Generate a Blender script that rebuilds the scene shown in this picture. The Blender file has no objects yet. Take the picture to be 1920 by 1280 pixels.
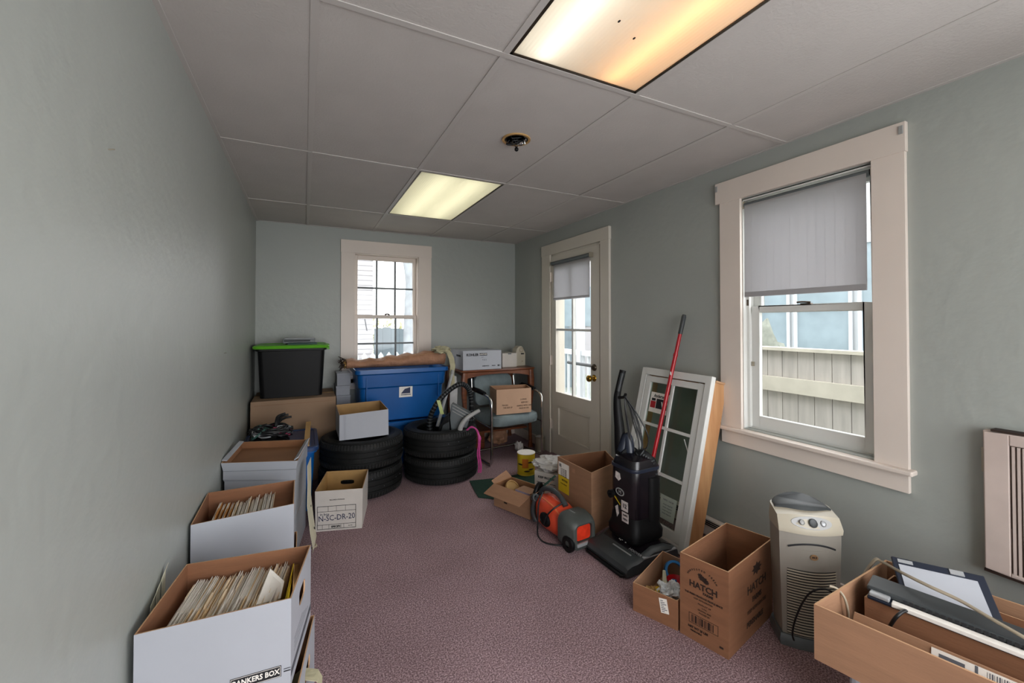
import bpy, bmesh, math, random
from mathutils import Vector, Matrix, Euler, noise
R = math.radians
PI = math.pi
rnd = random.Random(7)
SC = bpy.context.scene
COL = SC.collection

# ---------------------------------------------------------------- camera
FOC = 786.0; CXP = 960.0; HOR = 605.0; PIT = R(0.8); PYP = HOR - FOC*math.tan(PIT)
YAW = math.atan2(389, 786/math.cos(PIT)); EYE = 1.33
EYEV = Vector((0, 0, EYE))
cf = Vector((math.sin(YAW)*math.cos(PIT), math.cos(YAW)*math.cos(PIT), math.sin(PIT)))
cr = Vector((math.cos(YAW), -math.sin(YAW), 0)); cu = cr.cross(cf)
cam_d = bpy.data.cameras.new('camera'); cam = bpy.data.objects.new('camera', cam_d); COL.objects.link(cam)
cam_d.sensor_fit = 'HORIZONTAL'; cam_d.sensor_width = 36.0; cam_d.lens = 36.0*FOC/1920
cam_d.shift_y = (PYP - 640)/1920; cam_d.clip_start = 0.02; cam_d.clip_end = 200
cam.matrix_world = Matrix((( cr.x, cu.x, -cf.x, 0), (cr.y, cu.y, -cf.y, 0), (cr.z, cu.z, -cf.z, EYE), (0, 0, 0, 1)))
SC.camera = cam
# ---------------------------------------------------------------- world, colour management
w = bpy.data.worlds.new('overcast_sky'); SC.world = w; w.use_nodes = True
bg = w.node_tree.nodes['Background']; bg.inputs[0].default_value = (0.97, 0.98, 1.0, 1); bg.inputs[1].default_value = 4.0
SC.view_settings.view_transform = 'Standard'; SC.view_settings.look = 'None'
SC.view_settings.gamma = 1.0; SC.view_settings.use_curve_mapping = False
SC.view_settings.exposure = 0.24
try:
    SC.cycles.use_denoising = True; SC.cycles.max_bounces = 10; SC.cycles.diffuse_bounces = 6
    SC.cycles.sample_clamp_indirect = 4.0; SC.cycles.caustics_reflective = False; SC.cycles.caustics_refractive = False
except Exception: pass
def portal(name, loc, rot, sx, sy):
    l = bpy.data.lights.new(name, 'AREA'); l.shape = 'RECTANGLE'; l.size = sx; l.size_y = sy; l.cycles.is_portal = True
    o = bpy.data.objects.new(name, l); COL.objects.link(o); o.location = loc; o.rotation_euler = rot
portal('window_daylight', (2.50, 1.27, 1.10), (0, R(90), 0), 1.35, 0.68)
portal('door_daylight', (2.50, 3.3, 1.10), (0, R(90), 0), 1.0, 0.62)
portal('back_window_daylight', (0.78, 4.74, 1.42), (R(-90), 0, 0), 0.68, 1.3)
portal('added_rear_portal', (0.5, -1.50, 1.35), (R(90), 0, 0), 1.5, 1.3)  # sky portal for the added, unseen rear window

# ---------------------------------------------------------------- photograph pixel -> point helpers (1920x1280)
def ray(u, v): return cf + cr*((u-CXP)/FOC) + cu*((PYP-v)/FOC)
def az(u, v, z): r = ray(u, v); return EYEV + r*((z-EYE)/r.z)
def ax(u, v, x): r = ray(u, v); return EYEV + r*(x/r.x)
def ay(u, v, y): r = ray(u, v); return EYEV + r*(y/r.y)
def ad(u, v, d): return EYEV + ray(u, v)*d

# ---------------------------------------------------------------- materials
def lin(c):
    if isinstance(c, str): c = tuple(int(c[i:i+2], 16)/255 for i in (0, 2, 4))
    return tuple(((x+0.055)/1.055)**2.4 if x > 0.04045 else x/12.92 for x in c) + (1.0,)
def mat(name, col, rough=0.6, metal=0.0, var=0.0, scale=8.0, bump=0.0, bscale=60.0, col2=None, stretch=(1,1,1), detail=4.0, trans=0.0, spec=0.5, coat=0.0):
    m = bpy.data.materials.new(name); m.use_nodes = True; nt = m.node_tree; N = nt.nodes; L = nt.links
    b = N['Principled BSDF']; c = lin(col); b.inputs['Base Color'].default_value = c
    b.inputs['Roughness'].default_value = rough; b.inputs['Metallic'].default_value = metal
    b.inputs['Specular IOR Level'].default_value = spec
    if coat: b.inputs['Coat Weight'].default_value = coat
    if trans: b.inputs['Transmission Weight'].default_value = trans
    tc = N.new('ShaderNodeTexCoord'); mp = N.new('ShaderNodeMapping'); mp.inputs['Scale'].default_value = stretch
    L.new(tc.outputs['Object'], mp.inputs[0])
    if var or col2:
        n = N.new('ShaderNodeTexNoise'); n.inputs['Scale'].default_value = scale; n.inputs['Detail'].default_value = detail
        L.new(mp.outputs[0], n.inputs['Vector'])
        rp = N.new('ShaderNodeValToRGB'); rp.color_ramp.elements[0].position = 0.32; rp.color_ramp.elements[1].position = 0.68
        if col2: a = lin(col2); rp.color_ramp.elements[0].color = c; rp.color_ramp.elements[1].color = a
        else:
            rp.color_ramp.elements[0].color = tuple(x*(1-var) for x in c[:3])+(1,)
            rp.color_ramp.elements[1].color = tuple(min(1, x*(1+var)) for x in c[:3])+(1,)
        L.new(n.outputs['Fac'], rp.inputs[0]); L.new(rp.outputs[0], b.inputs['Base Color'])
    if bump:
        n2 = N.new('ShaderNodeTexNoise'); n2.inputs['Scale'].default_value = bscale; n2.inputs['Detail'].default_value = 3
        L.new(mp.outputs[0], n2.inputs['Vector'])
        bp = N.new('ShaderNodeBump'); bp.inputs['Strength'].default_value = bump; bp.inputs['Distance'].default_value = 0.01
        L.new(n2.outputs['Fac'], bp.inputs['Height']); L.new(bp.outputs[0], b.inputs['Normal'])
    return m
M = {}
M['wall'] = mat('sage_wall_paint', 'a1a5a0', 0.42, var=0.03, scale=1.3, bump=0.25, bscale=18)
M['ceil'] = mat('ceiling_tile', 'c1bcb8', 0.85, var=0.03, scale=5, bump=0.15, bscale=110)
M['grid'] = mat('ceiling_grid_paint', 'c1bcb8', 0.5)
M['trim'] = mat('cream_trim_paint', 'dcd0c6', 0.4, var=0.03, scale=3, bump=0.08, bscale=20)
M['trimw'] = mat('white_sash_paint', 'd6d6d2', 0.35, var=0.03, scale=5)
M['door'] = mat('door_paint', 'cfc8bc', 0.42, var=0.03, scale=3)
def cloth_shade():
    m = mat('grey_shade_cloth', 'b6b4b2', 0.85, var=0.02, scale=300, bump=0.1, bscale=500); nt = m.node_tree; N = nt.nodes; L = nt.links
    t = N.new('ShaderNodeBsdfTranslucent'); t.inputs[0].default_value = (0.76, 0.75, 0.775, 1); x = N.new('ShaderNodeMixShader'); x.inputs[0].default_value = 0.5
    out = N['Material Output']; L.new(N['Principled BSDF'].outputs[0], x.inputs[1]); L.new(t.outputs[0], x.inputs[2]); L.new(x.outputs[0], out.inputs[0]); return m
M['shade'] = cloth_shade()
M['brass'] = mat('brass', 'b08a3a', 0.25, 1.0); M['dbrass'] = mat('dark_brass', '5a5046', 0.35, 0.9)
M['card'] = mat('cardboard', '987256', 0.8, var=0.08, scale=6, bump=0.1, bscale=30, stretch=(1,1,6))
M['cardd'] = mat('cardboard_deep', '855a3e', 0.8, var=0.09, scale=6, bump=0.1, bscale=30, stretch=(1,1,6))
M['cardi'] = mat('cardboard_inside', '8a6040', 0.85, var=0.08, scale=6, stretch=(1,1,6))
M['carde'] = mat('cardboard_cut_edge', 'bb9470', 0.9)
M['cardt'] = mat('tan_cardboard', '8f745c', 0.8, var=0.05, scale=5)
M['wcard'] = mat('white_cardboard', 'a8abb2', 0.6, var=0.03, scale=5, bump=0.05, bscale=25)
M['wcard2'] = mat('warm_white_cardboard', 'bfb9b2', 0.65, var=0.05, scale=9)
M['paper'] = mat('white_paper', 'ebe6de', 0.8, var=0.05, scale=30)
M['cream'] = mat('cream_paper', 'cbc6ad', 0.75, var=0.06, scale=12)
M['manila'] = mat('manila_folder', 'e2c59a', 0.75, var=0.06, scale=20)
M['manila2'] = mat('pale_manila_folder', 'ecd9bb', 0.75, var=0.05, scale=20)
M['orangef'] = mat('orange_folder', 'c98d45', 0.75, var=0.1, scale=20)
M['yellow'] = mat('yellow_plastic', 'd8b822', 0.5, var=0.06, scale=20)
M['ink'] = mat('black_ink', '17181c', 0.6)
M['bink'] = mat('brown_black_ink', '2a1910', 0.7)
M['navy'] = mat('navy_ink', '20294a', 0.6)
M['greyi'] = mat('grey_ink', '5d6068', 0.6)
M['black'] = mat('black_plastic', '070708', 0.5, var=0.1, scale=8, spec=0.25)
M['blackg'] = mat('gloss_black_plastic', '120e13', 0.22, var=0.15, scale=5)
M['dgrey'] = mat('dark_grey_plastic', '34383a', 0.45, var=0.15, scale=10)
M['mgrey'] = mat('mid_grey_plastic', '5f6567', 0.45, var=0.08, scale=10)
M['lgrey'] = mat('light_grey_plastic', '9a9a98', 0.4, var=0.04, scale=10)
M['rubber'] = mat('tyre_rubber', '0c0d0c', 0.62, spec=0.3, var=0.25, scale=9, bump=0.2, bscale=80)
M['rubber2'] = mat('tyre_tread_rubber', '101110', 0.7, var=0.3, scale=40, bump=0.5, bscale=120)
M['blue'] = mat('blue_tote_plastic', '04559a', 0.32, var=0.1, scale=4, bump=0.05, bscale=15)
M['bluel'] = mat('slate_blue_lid', '1f3a66', 0.4, var=0.1, scale=4)
M['green'] = mat('lime_green_lid', '5aa81c', 0.4, var=0.08, scale=5)
M['chrome'] = mat('chrome', 'c8c8c4', 0.14, 1.0)
M['steel'] = mat('steel', 'b0a898', 0.38, 0.8)
M['fabric'] = mat('blue_grey_fabric', '6f7a7c', 0.95, var=0.12, scale=14, bump=0.3, bscale=220)
M['wood'] = mat('brown_table_wood', '7a4526', 0.35, col2='5c2f18', scale=6, stretch=(1,8,8))
M['pine'] = mat('pine_jamb', 'c79a6c', 0.55, col2='a8744a', scale=3, stretch=(6,6,0.8), bump=0.05)
M['stick'] = mat('pale_stick_wood', 'b8925c', 0.6, var=0.08, scale=12)
M['oak'] = mat('plywood', 'a88450', 0.6, var=0.1, scale=12)
M['red'] = mat('red_enamel', 'a8131f', 0.3, var=0.1, scale=10)
M['orange'] = mat('orange_red_plastic', 'd1472a', 0.38, var=0.08, scale=10)
M['redc'] = mat('red_clear_plastic', 'd93a22', 0.15, var=0.15, scale=30)
M['pink'] = mat('pink_ribbon', 'bd4488', 0.55, var=0.15, scale=30)
M['matg'] = mat('dark_green_mat', '18382c', 0.95, var=0.2, scale=60, bump=0.3, bscale=200)
M['beige'] = mat('beige_plastic', '928d84', 0.42, var=0.03, scale=6)
M['beigel'] = mat('pale_beige_plastic', 'b3ab99', 0.38)
M['acp'] = mat('pinkish_beige_metal', 'c3b3ab', 0.45, var=0.06, scale=9)
M['acd'] = mat('grille_recess', '6d5d54', 0.6)
M['kraft'] = mat('kraft_paper', 'a67a5e', 0.7, var=0.12, scale=14, bump=0.7, bscale=40)
M['cloth'] = mat('cream_cloth', 'b9b394', 0.9, var=0.08, scale=20, bump=0.3, bscale=60)
M['skyb'] = mat('blue_tape', '2a78b8', 0.4)
M['bagp'] = mat('clear_crinkled_plastic', 'd5d8da', 0.25, var=0.15, scale=40, bump=0.8, bscale=40)
M['bagw'] = mat('white_bag', 'c8c5c2', 0.5, var=0.08, scale=20, bump=0.6, bscale=30)
M['teal'] = mat('teal_green', '2c5048', 0.6, var=0.2, scale=20)
M['dpink'] = mat('dark_pink', '8a2c4c', 0.7, var=0.2, scale=20)
M['nvy'] = mat('dark_navy_plastic', '1a2130', 0.35, var=0.1, scale=10)
M['silver'] = mat('silver_grey_plastic', 'a8aaac', 0.35, 0.3)
M['cord'] = mat('black_cord', '111214', 0.45)
M['gcord'] = mat('beige_grey_cord', 'a09480', 0.5)
# carpet
def carpet():
    m = bpy.data.materials.new('mauve_carpet'); m.use_nodes = True; nt = m.node_tree; N = nt.nodes; L = nt.links; b = N['Principled BSDF']
    b.inputs['Roughness'].default_value = 0.97; b.inputs['Specular IOR Level'].default_value = 0.1
    tc = N.new('ShaderNodeTexCoord')
    def nz(s, d=3): n = N.new('ShaderNodeTexNoise'); n.inputs['Scale'].default_value = s; n.inputs['Detail'].default_value = d; L.new(tc.outputs['Object'], n.inputs['Vector']); return n
    a = nz(165, 2); r = N.new('ShaderNodeValToRGB'); e = r.color_ramp.elements
    e[0].position = 0.36; e[0].color = lin('755f63'); e[1].position = 0.66; e[1].color = lin('c9adb1'); k = e.new(0.5); k.color = lin('9a8085')
    L.new(a.outputs['Fac'], r.inputs[0])
    c = nz(2.2, 4); r2 = N.new('ShaderNodeValToRGB'); r2.color_ramp.elements[0].position = 0.35; r2.color_ramp.elements[0].color = (0.84, 0.83, 0.82, 1); r2.color_ramp.elements[1].position = 0.65; r2.color_ramp.elements[1].color = (1, 1, 1, 1)
    L.new(c.outputs['Fac'], r2.inputs[0])
    mx = N.new('ShaderNodeMix'); mx.data_type = 'RGBA'; mx.blend_type = 'MULTIPLY'; mx.inputs[0].default_value = 1
    L.new(r.outputs[0], mx.inputs[6]); L.new(r2.outputs[0], mx.inputs[7]); L.new(mx.outputs[2], b.inputs['Base Color'])
    h = nz(260, 2); bp = N.new('ShaderNodeBump'); bp.inputs['Strength'].default_value = 0.7; bp.inputs['Distance'].default_value = 0.008
    L.new(h.outputs['Fac'], bp.inputs['Height']); L.new(bp.outputs[0], b.inputs['Normal'])
    return m
M['carpet'] = carpet()
def thin_glass(name, tint=(1, 1, 1), gl=0.08):
    m = bpy.data.materials.new(name); m.use_nodes = True; nt = m.node_tree; N = nt.nodes; L = nt.links
    for n in list(N):
        if n.type != 'OUTPUT_MATERIAL': N.remove(n)
    out = [n for n in N if n.type == 'OUTPUT_MATERIAL'][0]
    t = N.new('ShaderNodeBsdfTransparent'); t.inputs[0].default_value = tint+(1,)
    g = N.new('ShaderNodeBsdfGlossy'); g.inputs['Roughness'].default_value = 0.03
    x = N.new('ShaderNodeMixShader'); f = N.new('ShaderNodeFresnel'); f.inputs[0].default_value = 1.45
    ge = N.new('ShaderNodeNewGeometry'); ma = N.new('ShaderNodeMath'); ma.operation = 'SUBTRACT'; ma.use_clamp = True; L.new(f.outputs[0], ma.inputs[0]); L.new(ge.outputs['Backfacing'], ma.inputs[1])
    L.new(ma.outputs[0], x.inputs[0]); L.new(t.outputs[0], x.inputs[1]); L.new(g.outputs[0], x.inputs[2]); L.new(x.outputs[0], out.inputs[0])
    return m
M['glass'] = thin_glass('window_glass', (0.98, 0.985, 0.98))
M['dglass'] = thin_glass('coated_glass', (0.80, 0.86, 0.82))
M['clear'] = thin_glass('clear_plastic_cover', (0.9, 0.9, 0.9))
def emis(name, c, s):
    m = bpy.data.materials.new(name); m.use_nodes = True; b = m.node_tree.nodes['Principled BSDF']
    b.inputs['Base Color'].default_value = (0.8, 0.8, 0.8, 1); b.inputs['Emission Color'].default_value = c+(1,); b.inputs['Emission Strength'].default_value = s
    return m
M['tube_cool'] = emis('fluorescent_tube_cool', (1.0, 0.96, 0.86), 4.8)
M['tube_pale'] = emis('fluorescent_tube_pale', (1.0, 0.98, 0.72), 4.8)
M['tube_warm'] = emis('fluorescent_tube_warm', (1.0, 0.47, 0.15), 5.4)
def diffuser():
    m = bpy.data.materials.new('prismatic_diffuser'); m.use_nodes = True; nt = m.node_tree; N = nt.nodes; L = nt.links
    for n in list(N):
        if n.type != 'OUTPUT_MATERIAL': N.remove(n)
    out = [n for n in N if n.type == 'OUTPUT_MATERIAL'][0]
    t = N.new('ShaderNodeBsdfTranslucent'); t.inputs[0].default_value = (0.92, 0.90, 0.86, 1)
    d = N.new('ShaderNodeBsdfDiffuse'); d.inputs[0].default_value = (0.85, 0.84, 0.80, 1)
    x = N.new('ShaderNodeMixShader'); x.inputs[0].default_value = 0.25
    tc = N.new('ShaderNodeTexCoord'); wv = N.new('ShaderNodeTexWave'); wv.inputs['Scale'].default_value = 22; wv.bands_direction = 'X'
    bp = N.new('ShaderNodeBump'); bp.inputs['Strength'].default_value = 0.2; bp.inputs['Distance'].default_value = 0.002
    L.new(tc.outputs['Object'], wv.inputs['Vector']); L.new(wv.outputs['Fac'], bp.inputs['Height']); L.new(bp.outputs[0], t.inputs['Normal'])
    L.new(t.outputs[0], x.inputs[1]); L.new(d.outputs[0], x.inputs[2]); L.new(x.outputs[0], out.inputs[0])
    return m
M['diffuser'] = diffuser()

# ---------------------------------------------------------------- object helpers
MW = {}
def thing(name, label, cat, loc=(0, 0, 0), rz=0.0, group=None, rot=None):
    o = bpy.data.objects.new(name, None); COL.objects.link(o)
    o.empty_display_size = 0.05
    o.location = loc; o.rotation_euler = rot if rot else (0, 0, rz)
    o['label'] = label; o['category'] = cat
    if group: o['group'] = group
    MW[o.name] = Matrix.Translation(Vector(loc)) @ Euler(o.rotation_euler).to_matrix().to_4x4()
    return o
def tag(o, label, cat, group=None):
    o['label'] = label; o['category'] = cat
    if group: o['group'] = group
    return o
def setting(name):
    o = bpy.data.objects.new(name, None); COL.objects.link(o); o['kind'] = 'structure'; MW[o.name] = Matrix.Identity(4); return o
class MB:
    """collects geometry and links it as ONE mesh object"""
    def __init__(s): s.bm = bmesh.new(); s.T = Matrix.Identity(4)
    def v(s, p): return s.bm.verts.new(s.T @ Vector(p))
    def f(s, vs, m=0):
        try: fc = s.bm.faces.new(vs); fc.material_index = m; return fc
        except ValueError: return None
    def hexa(s, lo, hi, m=0):
        a = [s.v(p) for p in lo]; b = [s.v(p) for p in hi]; n = len(a)
        s.f(a[::-1], m); s.f(b, m)
        for i in range(n): j = (i+1) % n; s.f([a[i], a[j], b[j], b[i]], m)
        return s
    def box(s, x0, x1, y0, y1, z0, z1, m=0):
        return s.hexa([(x0,y0,z0),(x1,y0,z0),(x1,y1,z0),(x0,y1,z0)], [(x0,y0,z1),(x1,y0,z1),(x1,y1,z1),(x0,y1,z1)], m)
    def loft(s, rings, m=0, cap=True, closed=False):
        rr = [[s.v(p) for p in r] for r in rings]; n = len(rr[0])
        k = len(rr) if closed else len(rr)-1
        for q in range(k):
            a, b = rr[q], rr[(q+1) % len(rr)]
            for i in range(n): j = (i+1) % n; s.f([a[i], a[j], b[j], b[i]], m)
        if cap and not closed: s.f(rr[0][::-1], m); s.f(rr[-1], m)
        return s
    def tube(s, pts, r, m=0, seg=8, smooth=0):
        P = [Vector(p) for p in pts]; rs = r if isinstance(r, (list, tuple)) else [r]*len(P)
        if smooth:
            Q = []; RR = []
            for i in range(len(P)-1):
                p0 = P[max(i-1, 0)]; p1 = P[i]; p2 = P[i+1]; p3 = P[min(i+2, len(P)-1)]
                for k in range(smooth):
                    t = k/smooth
                    Q.append(0.5*((2*p1)+(p2-p0)*t+(2*p0-5*p1+4*p2-p3)*t*t+(3*p1-p0-3*p2+p3)*t**3)); RR.append(rs[i]*(1-t)+rs[i+1]*t)
            Q.append(P[-1]); RR.append(rs[-1]); P = Q; rs = RR
        up = Vector((0, 0, 1)); rings = []; n0 = None
        for i, p in enumerate(P):
            t = (P[min(i+1, len(P)-1)]-P[max(i-1, 0)])
            if t.length < 1e-9: t = Vector((0, 0, 1))
            t.normalize()
            if n0 is None: n0 = t.cross(up) if abs(t.dot(up)) < 0.95 else t.cross(Vector((1, 0, 0)))
            n0 = (n0 - t*n0.dot(t)); n0.normalize(); b = t.cross(n0)
            rings.append([p+(n0*math.cos(2*PI*k/seg)+b*math.sin(2*PI*k/seg))*rs[i] for k in range(seg)])
        return s.loft(rings, m)
    def ribbon(s, pts, wd, th, side, m=0):
        P = [Vector(p) for p in pts]; side = Vector(side).normalized(); rings = []
        for i, p in enumerate(P):
            t = (P[min(i+1, len(P)-1)]-P[max(i-1, 0)]).normalized(); n = t.cross(side).normalized()
            rings.append([p+side*wd/2+n*th/2, p-side*wd/2+n*th/2, p-side*wd/2-n*th/2, p+side*wd/2-n*th/2])
        return s.loft(rings, m)
    def lathe(s, prof, c=(0, 0, 0), seg=32, m=0, X=None, closed=False):
        X = X or Matrix.Identity(4); C = Matrix.Translation(Vector(c)) @ X
        return s.loft([[C @ Vector((r*math.cos(2*PI*k/seg), r*math.sin(2*PI*k/seg), z)) for k in range(seg)] for r, z in prof], m, closed=closed)
    def ell(s, c, r, m=0, X=None, seg=16, rg=10, jit=0.0, sd=1):
        X = X or Matrix.Identity(4); C = Matrix.Translation(Vector(c)) @ X; rings = []
        for i in range(rg+1):
            a = -PI/2+PI*i/rg; a = max(-PI/2+0.05, min(PI/2-0.05, a)); ring = []
            for k in range(seg):
                p = Vector((math.cos(a)*math.cos(2*PI*k/seg), math.cos(a)*math.sin(2*PI*k/seg), math.sin(a)))
                if jit: p = p*(1+jit*noise.noise(p*2.3+Vector((sd, sd*1.7, 0)))+jit*0.6*noise.noise(p*6+Vector((sd, 0, 0))))
                ring.append(C @ Vector((p.x*r[0], p.y*r[1], p.z*r[2])))
            rings.append(ring)
        return s.loft(rings, m)
    def wall(s, O, I, mo=0, mi=1, me=2, hole=None):
        """slab between outer quad O and inner quad I (bl, br, tr, tl seen from outside); hole=(u0,u1,v0,v1)"""
        o = [s.v(p) for p in O]; i = [s.v(p) for p in I]
        for a in range(4): b = (a+1) % 4; s.f([o[b], o[a], i[a], i[b]], me)
        if not hole: s.f(o, mo); s.f(i[::-1], mi); return s
        u0, u1, v0, v1 = hole; K = []
        cu_, cv = (u0+u1)/2, (v0+v1)/2; hu, hv = (u1-u0)/2, (v1-v0)/2
        for k in range(12):
            a = 2*PI*(k+0.5)/12; x = math.copysign(abs(math.cos(a))**0.5, math.cos(a)); y = math.copysign(abs(math.sin(a))**0.6, math.sin(a)); K.append((cu_+hu*x, cv+hv*y))
        def bl(Q, u, v): Q = [Vector(q) for q in Q]; return (Q[0]*(1-u)+Q[1]*u)*(1-v)+(Q[3]*(1-u)+Q[2]*u)*v
        ho = [s.v(bl(O, u, v)) for u, v in K]; hi = [s.v(bl(I, u, v)) for u, v in K]
        for a in range(12): b = (a+1) % 12; s.f([ho[a], ho[b], hi[b], hi[a]], me)
        for L_, H_, mm, fl in ((o, ho, mo, 0), (i, hi, mi, 1)):
            # corners to ring: four corner fans + quads
            idx = {2: 0, 3: 3, 0: 6, 1: 9}  # tr, tl, bl, br -> first ring vertex of that quadrant
            order = [(2, 0), (3, 3), (0, 6), (1, 9)]
            for q, (c, st) in enumerate(order):
                for k in range(2):
                    a, b = H_[st+k], H_[st+k+1]; s.f([L_[c], b, a] if not fl else [L_[c], a, b], mm)
                c2 = order[(q+1) % 4][0]; a, b = H_[st+2], H_[(st+3) % 12]
                s.f([L_[c], L_[c2], b, a] if not fl else [L_[c], a, b, L_[c2]], mm)
        return s
    def text(s, txt, size, X, m=0, ext=0.0004, bold=0.0, align='CENTER'):
        cu_ = bpy.data.curves.new('t', 'FONT'); cu_.body = txt; cu_.size = size; cu_.extrude = ext; cu_.align_x = align; cu_.align_y = 'CENTER'
        cu_.offset = bold; cu_.resolution_u = 2
        ob = bpy.data.objects.new('t', cu_); COL.objects.link(ob); bpy.context.view_layer.update()
        me = bpy.data.meshes.new_from_object(ob.evaluated_get(bpy.context.evaluated_depsgraph_get())); bpy.data.objects.remove(ob); bpy.data.curves.remove(cu_)
        vs = [s.v(X @ v.co) for v in me.vertices]
        for p in me.polygons: s.f([vs[i] for i in p.vertices], m)
        bpy.data.meshes.remove(me); return s
    def build(s, name, mats, parent=None, bevel=0.0, smooth=None, world=True, seg=2, sub=0):
        if not isinstance(mats, (list, tuple)): mats = [mats]
        P = None
        if parent is not None and world:
            P = MW[parent.name].inverted(); s.bm.transform(P)
        bmesh.ops.remove_doubles(s.bm, verts=s.bm.verts, dist=1e-6)
        bmesh.ops.recalc_face_normals(s.bm, faces=s.bm.faces)
        me = bpy.data.meshes.new(name); s.bm.to_mesh(me); s.bm.free()
        for m in mats: me.materials.append(M[m] if isinstance(m, str) else m)
        if smooth is not None:
            me.polygons.foreach_set('use_smooth', [True]*len(me.polygons)); me.set_sharp_from_angle(angle=R(smooth))
        o = bpy.data.objects.new(name, me); COL.objects.link(o)
        if parent is not None: o.parent = parent; MW[o.name] = MW[parent.name]
        else: MW[o.name] = Matrix.Identity(4)
        if bevel:
            b = o.modifiers.new('bevel', 'BEVEL'); b.width = bevel; b.segments = seg; b.limit_method = 'ANGLE'; b.angle_limit = R(40)
        return o
def rrect(cx, cy, hx, hy, r, z, n=4, rz=0.0):
    out = []
    for q, (sx, sy) in enumerate(((1, 1), (-1, 1), (-1, -1), (1, -1))):
        for k in range(n+1):
            a = PI/2*q+PI/2*k/n; x = sx*(hx-r)+r*math.cos(a); y = sy*(hy-r)+r*math.sin(a)
            out.append((cx+x*math.cos(rz)-y*math.sin(rz), cy+x*math.sin(rz)+y*math.cos(rz), z))
    return out
def V3(p, z): return Vector((p[0], p[1], z))
def quad_c(Q): return sum((Vector(q) for q in Q), Vector())/4
def inset(Q, t):
    """move the four edges of a flat quad inward by t"""
    Q = [Vector(q) for q in Q]; c = quad_c(Q); out = []
    for i in range(4):
        a = (Q[(i+1) % 4]-Q[i]).normalized(); b = (Q[i-1]-Q[i]).normalized(); s = max(0.3, a.cross(b).length); out.append(Q[i]+(a+b)*t/s)
    return out
def open_box(B, T, mats=('card', 'cardi', 'carde'), t=0.004, holes={}, parent=None, name='box_shell'):
    """B, T: outer bottom / top corners in order front-left, front-right, back-right, back-left"""
    B = [Vector(b) for b in B]; T = [Vector(b) for b in T]; Bi = inset(B, t); Ti = inset(T, t); mb = MB()
    for i in range(4):
        j = (i+1) % 4
        mb.wall([B[i], B[j], T[j], T[i]], [Bi[i], Bi[j], Ti[j], Ti[i]], 0, 1, 2, holes.get(i))
    up = (quad_c(T)-quad_c(B)).normalized(); fl = [p+up*0.005 for p in Bi]
    a = [mb.v(p) for p in B]; b = [mb.v(p) for p in fl]; mb.f(a[::-1], 0); mb.f(b, 1)
    return mb.build(name, mats, parent)
def face_frame(a, b, d, off=0.0008):
    """matrix with origin a, x along a->b, y along a->d, z outward"""
    a = Vector(a); x = (Vector(b)-a).normalized(); y = Vector(d)-a; y = (y-x*y.dot(x)).normalized(); z = x.cross(y)
    m = Matrix((( x.x, y.x, z.x, 0), (x.y, y.y, z.y, 0), (x.z, y.z, z.z, 0), (0, 0, 0, 1)))
    return Matrix.Translation(a+z*off) @ m
def copy_tree(o, parent=None):
    c = o.copy(); COL.objects.link(c); c.parent = parent; MW[c.name] = MW[o.name]
    for ch in list(o.children): copy_tree(ch, c)
    return c

# ================================================================ THE ROOM
XL, XR, YB, YF, ZC = -0.41, 2.287, 4.54, -1.35, 2.282
def struct(name, mb, m, parent=None, **k):
    o = mb.build(name, m, parent, **k)
    if parent is None: o['kind'] = 'structure'
    return o
mb = MB(); mb.box(XL-0.15, XR+0.15, YF-0.15, YB+0.15, -0.1, 0.0); struct('floor', mb, 'carpet')
mb = MB(); mb.box(XL-0.15, XL, YF-0.15, YB+0.15, 0, ZC+0.3); struct('wall_left', mb, 'wall')
# right wall: window_2 opening y .962-1.592 z .735-2.045 ; door opening y 2.885-3.70 z 0-2.03
def holed_wall_x(name, x0, x1, y0, y1, ops):
    mb = MB(); ys = y0
    for (a, b, c, d) in ops:
        mb.box(x0, x1, ys, a, 0, ZC+0.3)
        if c > 0: mb.box(x0, x1, a, b, 0, c)
        mb.box(x0, x1, a, b, d, ZC+0.3); ys = b
    mb.box(x0, x1, ys, y1, 0, ZC+0.3); struct(name, mb, 'wall')
holed_wall_x('wall_right', XR, XR+0.15, YF-0.15, YB+0.15, [(-1.10, -0.30, 0.722, 2.045), (0.962, 1.592, 0.722, 2.045), (2.875, 3.705, 0, 2.035)])
def holed_wall_y(name, y0, y1, a, b, c, d):
    mb = MB(); mb.box(XL, a, y0, y1, 0, ZC+0.3); mb.box(b, XR, y0, y1, 0, ZC+0.3); mb.box(a, b, y0, y1, 0, c); mb.box(a, b, y0, y1, d, ZC+0.3); struct(name, mb, 'wall')
holed_wall_y('wall_back', YB, YB+0.15, 0.455, 1.108, 0.79, 2.042)
holed_wall_y('wall_front', YF-0.15, YF, -0.25, 2.1, 0.25, 2.15)
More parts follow.
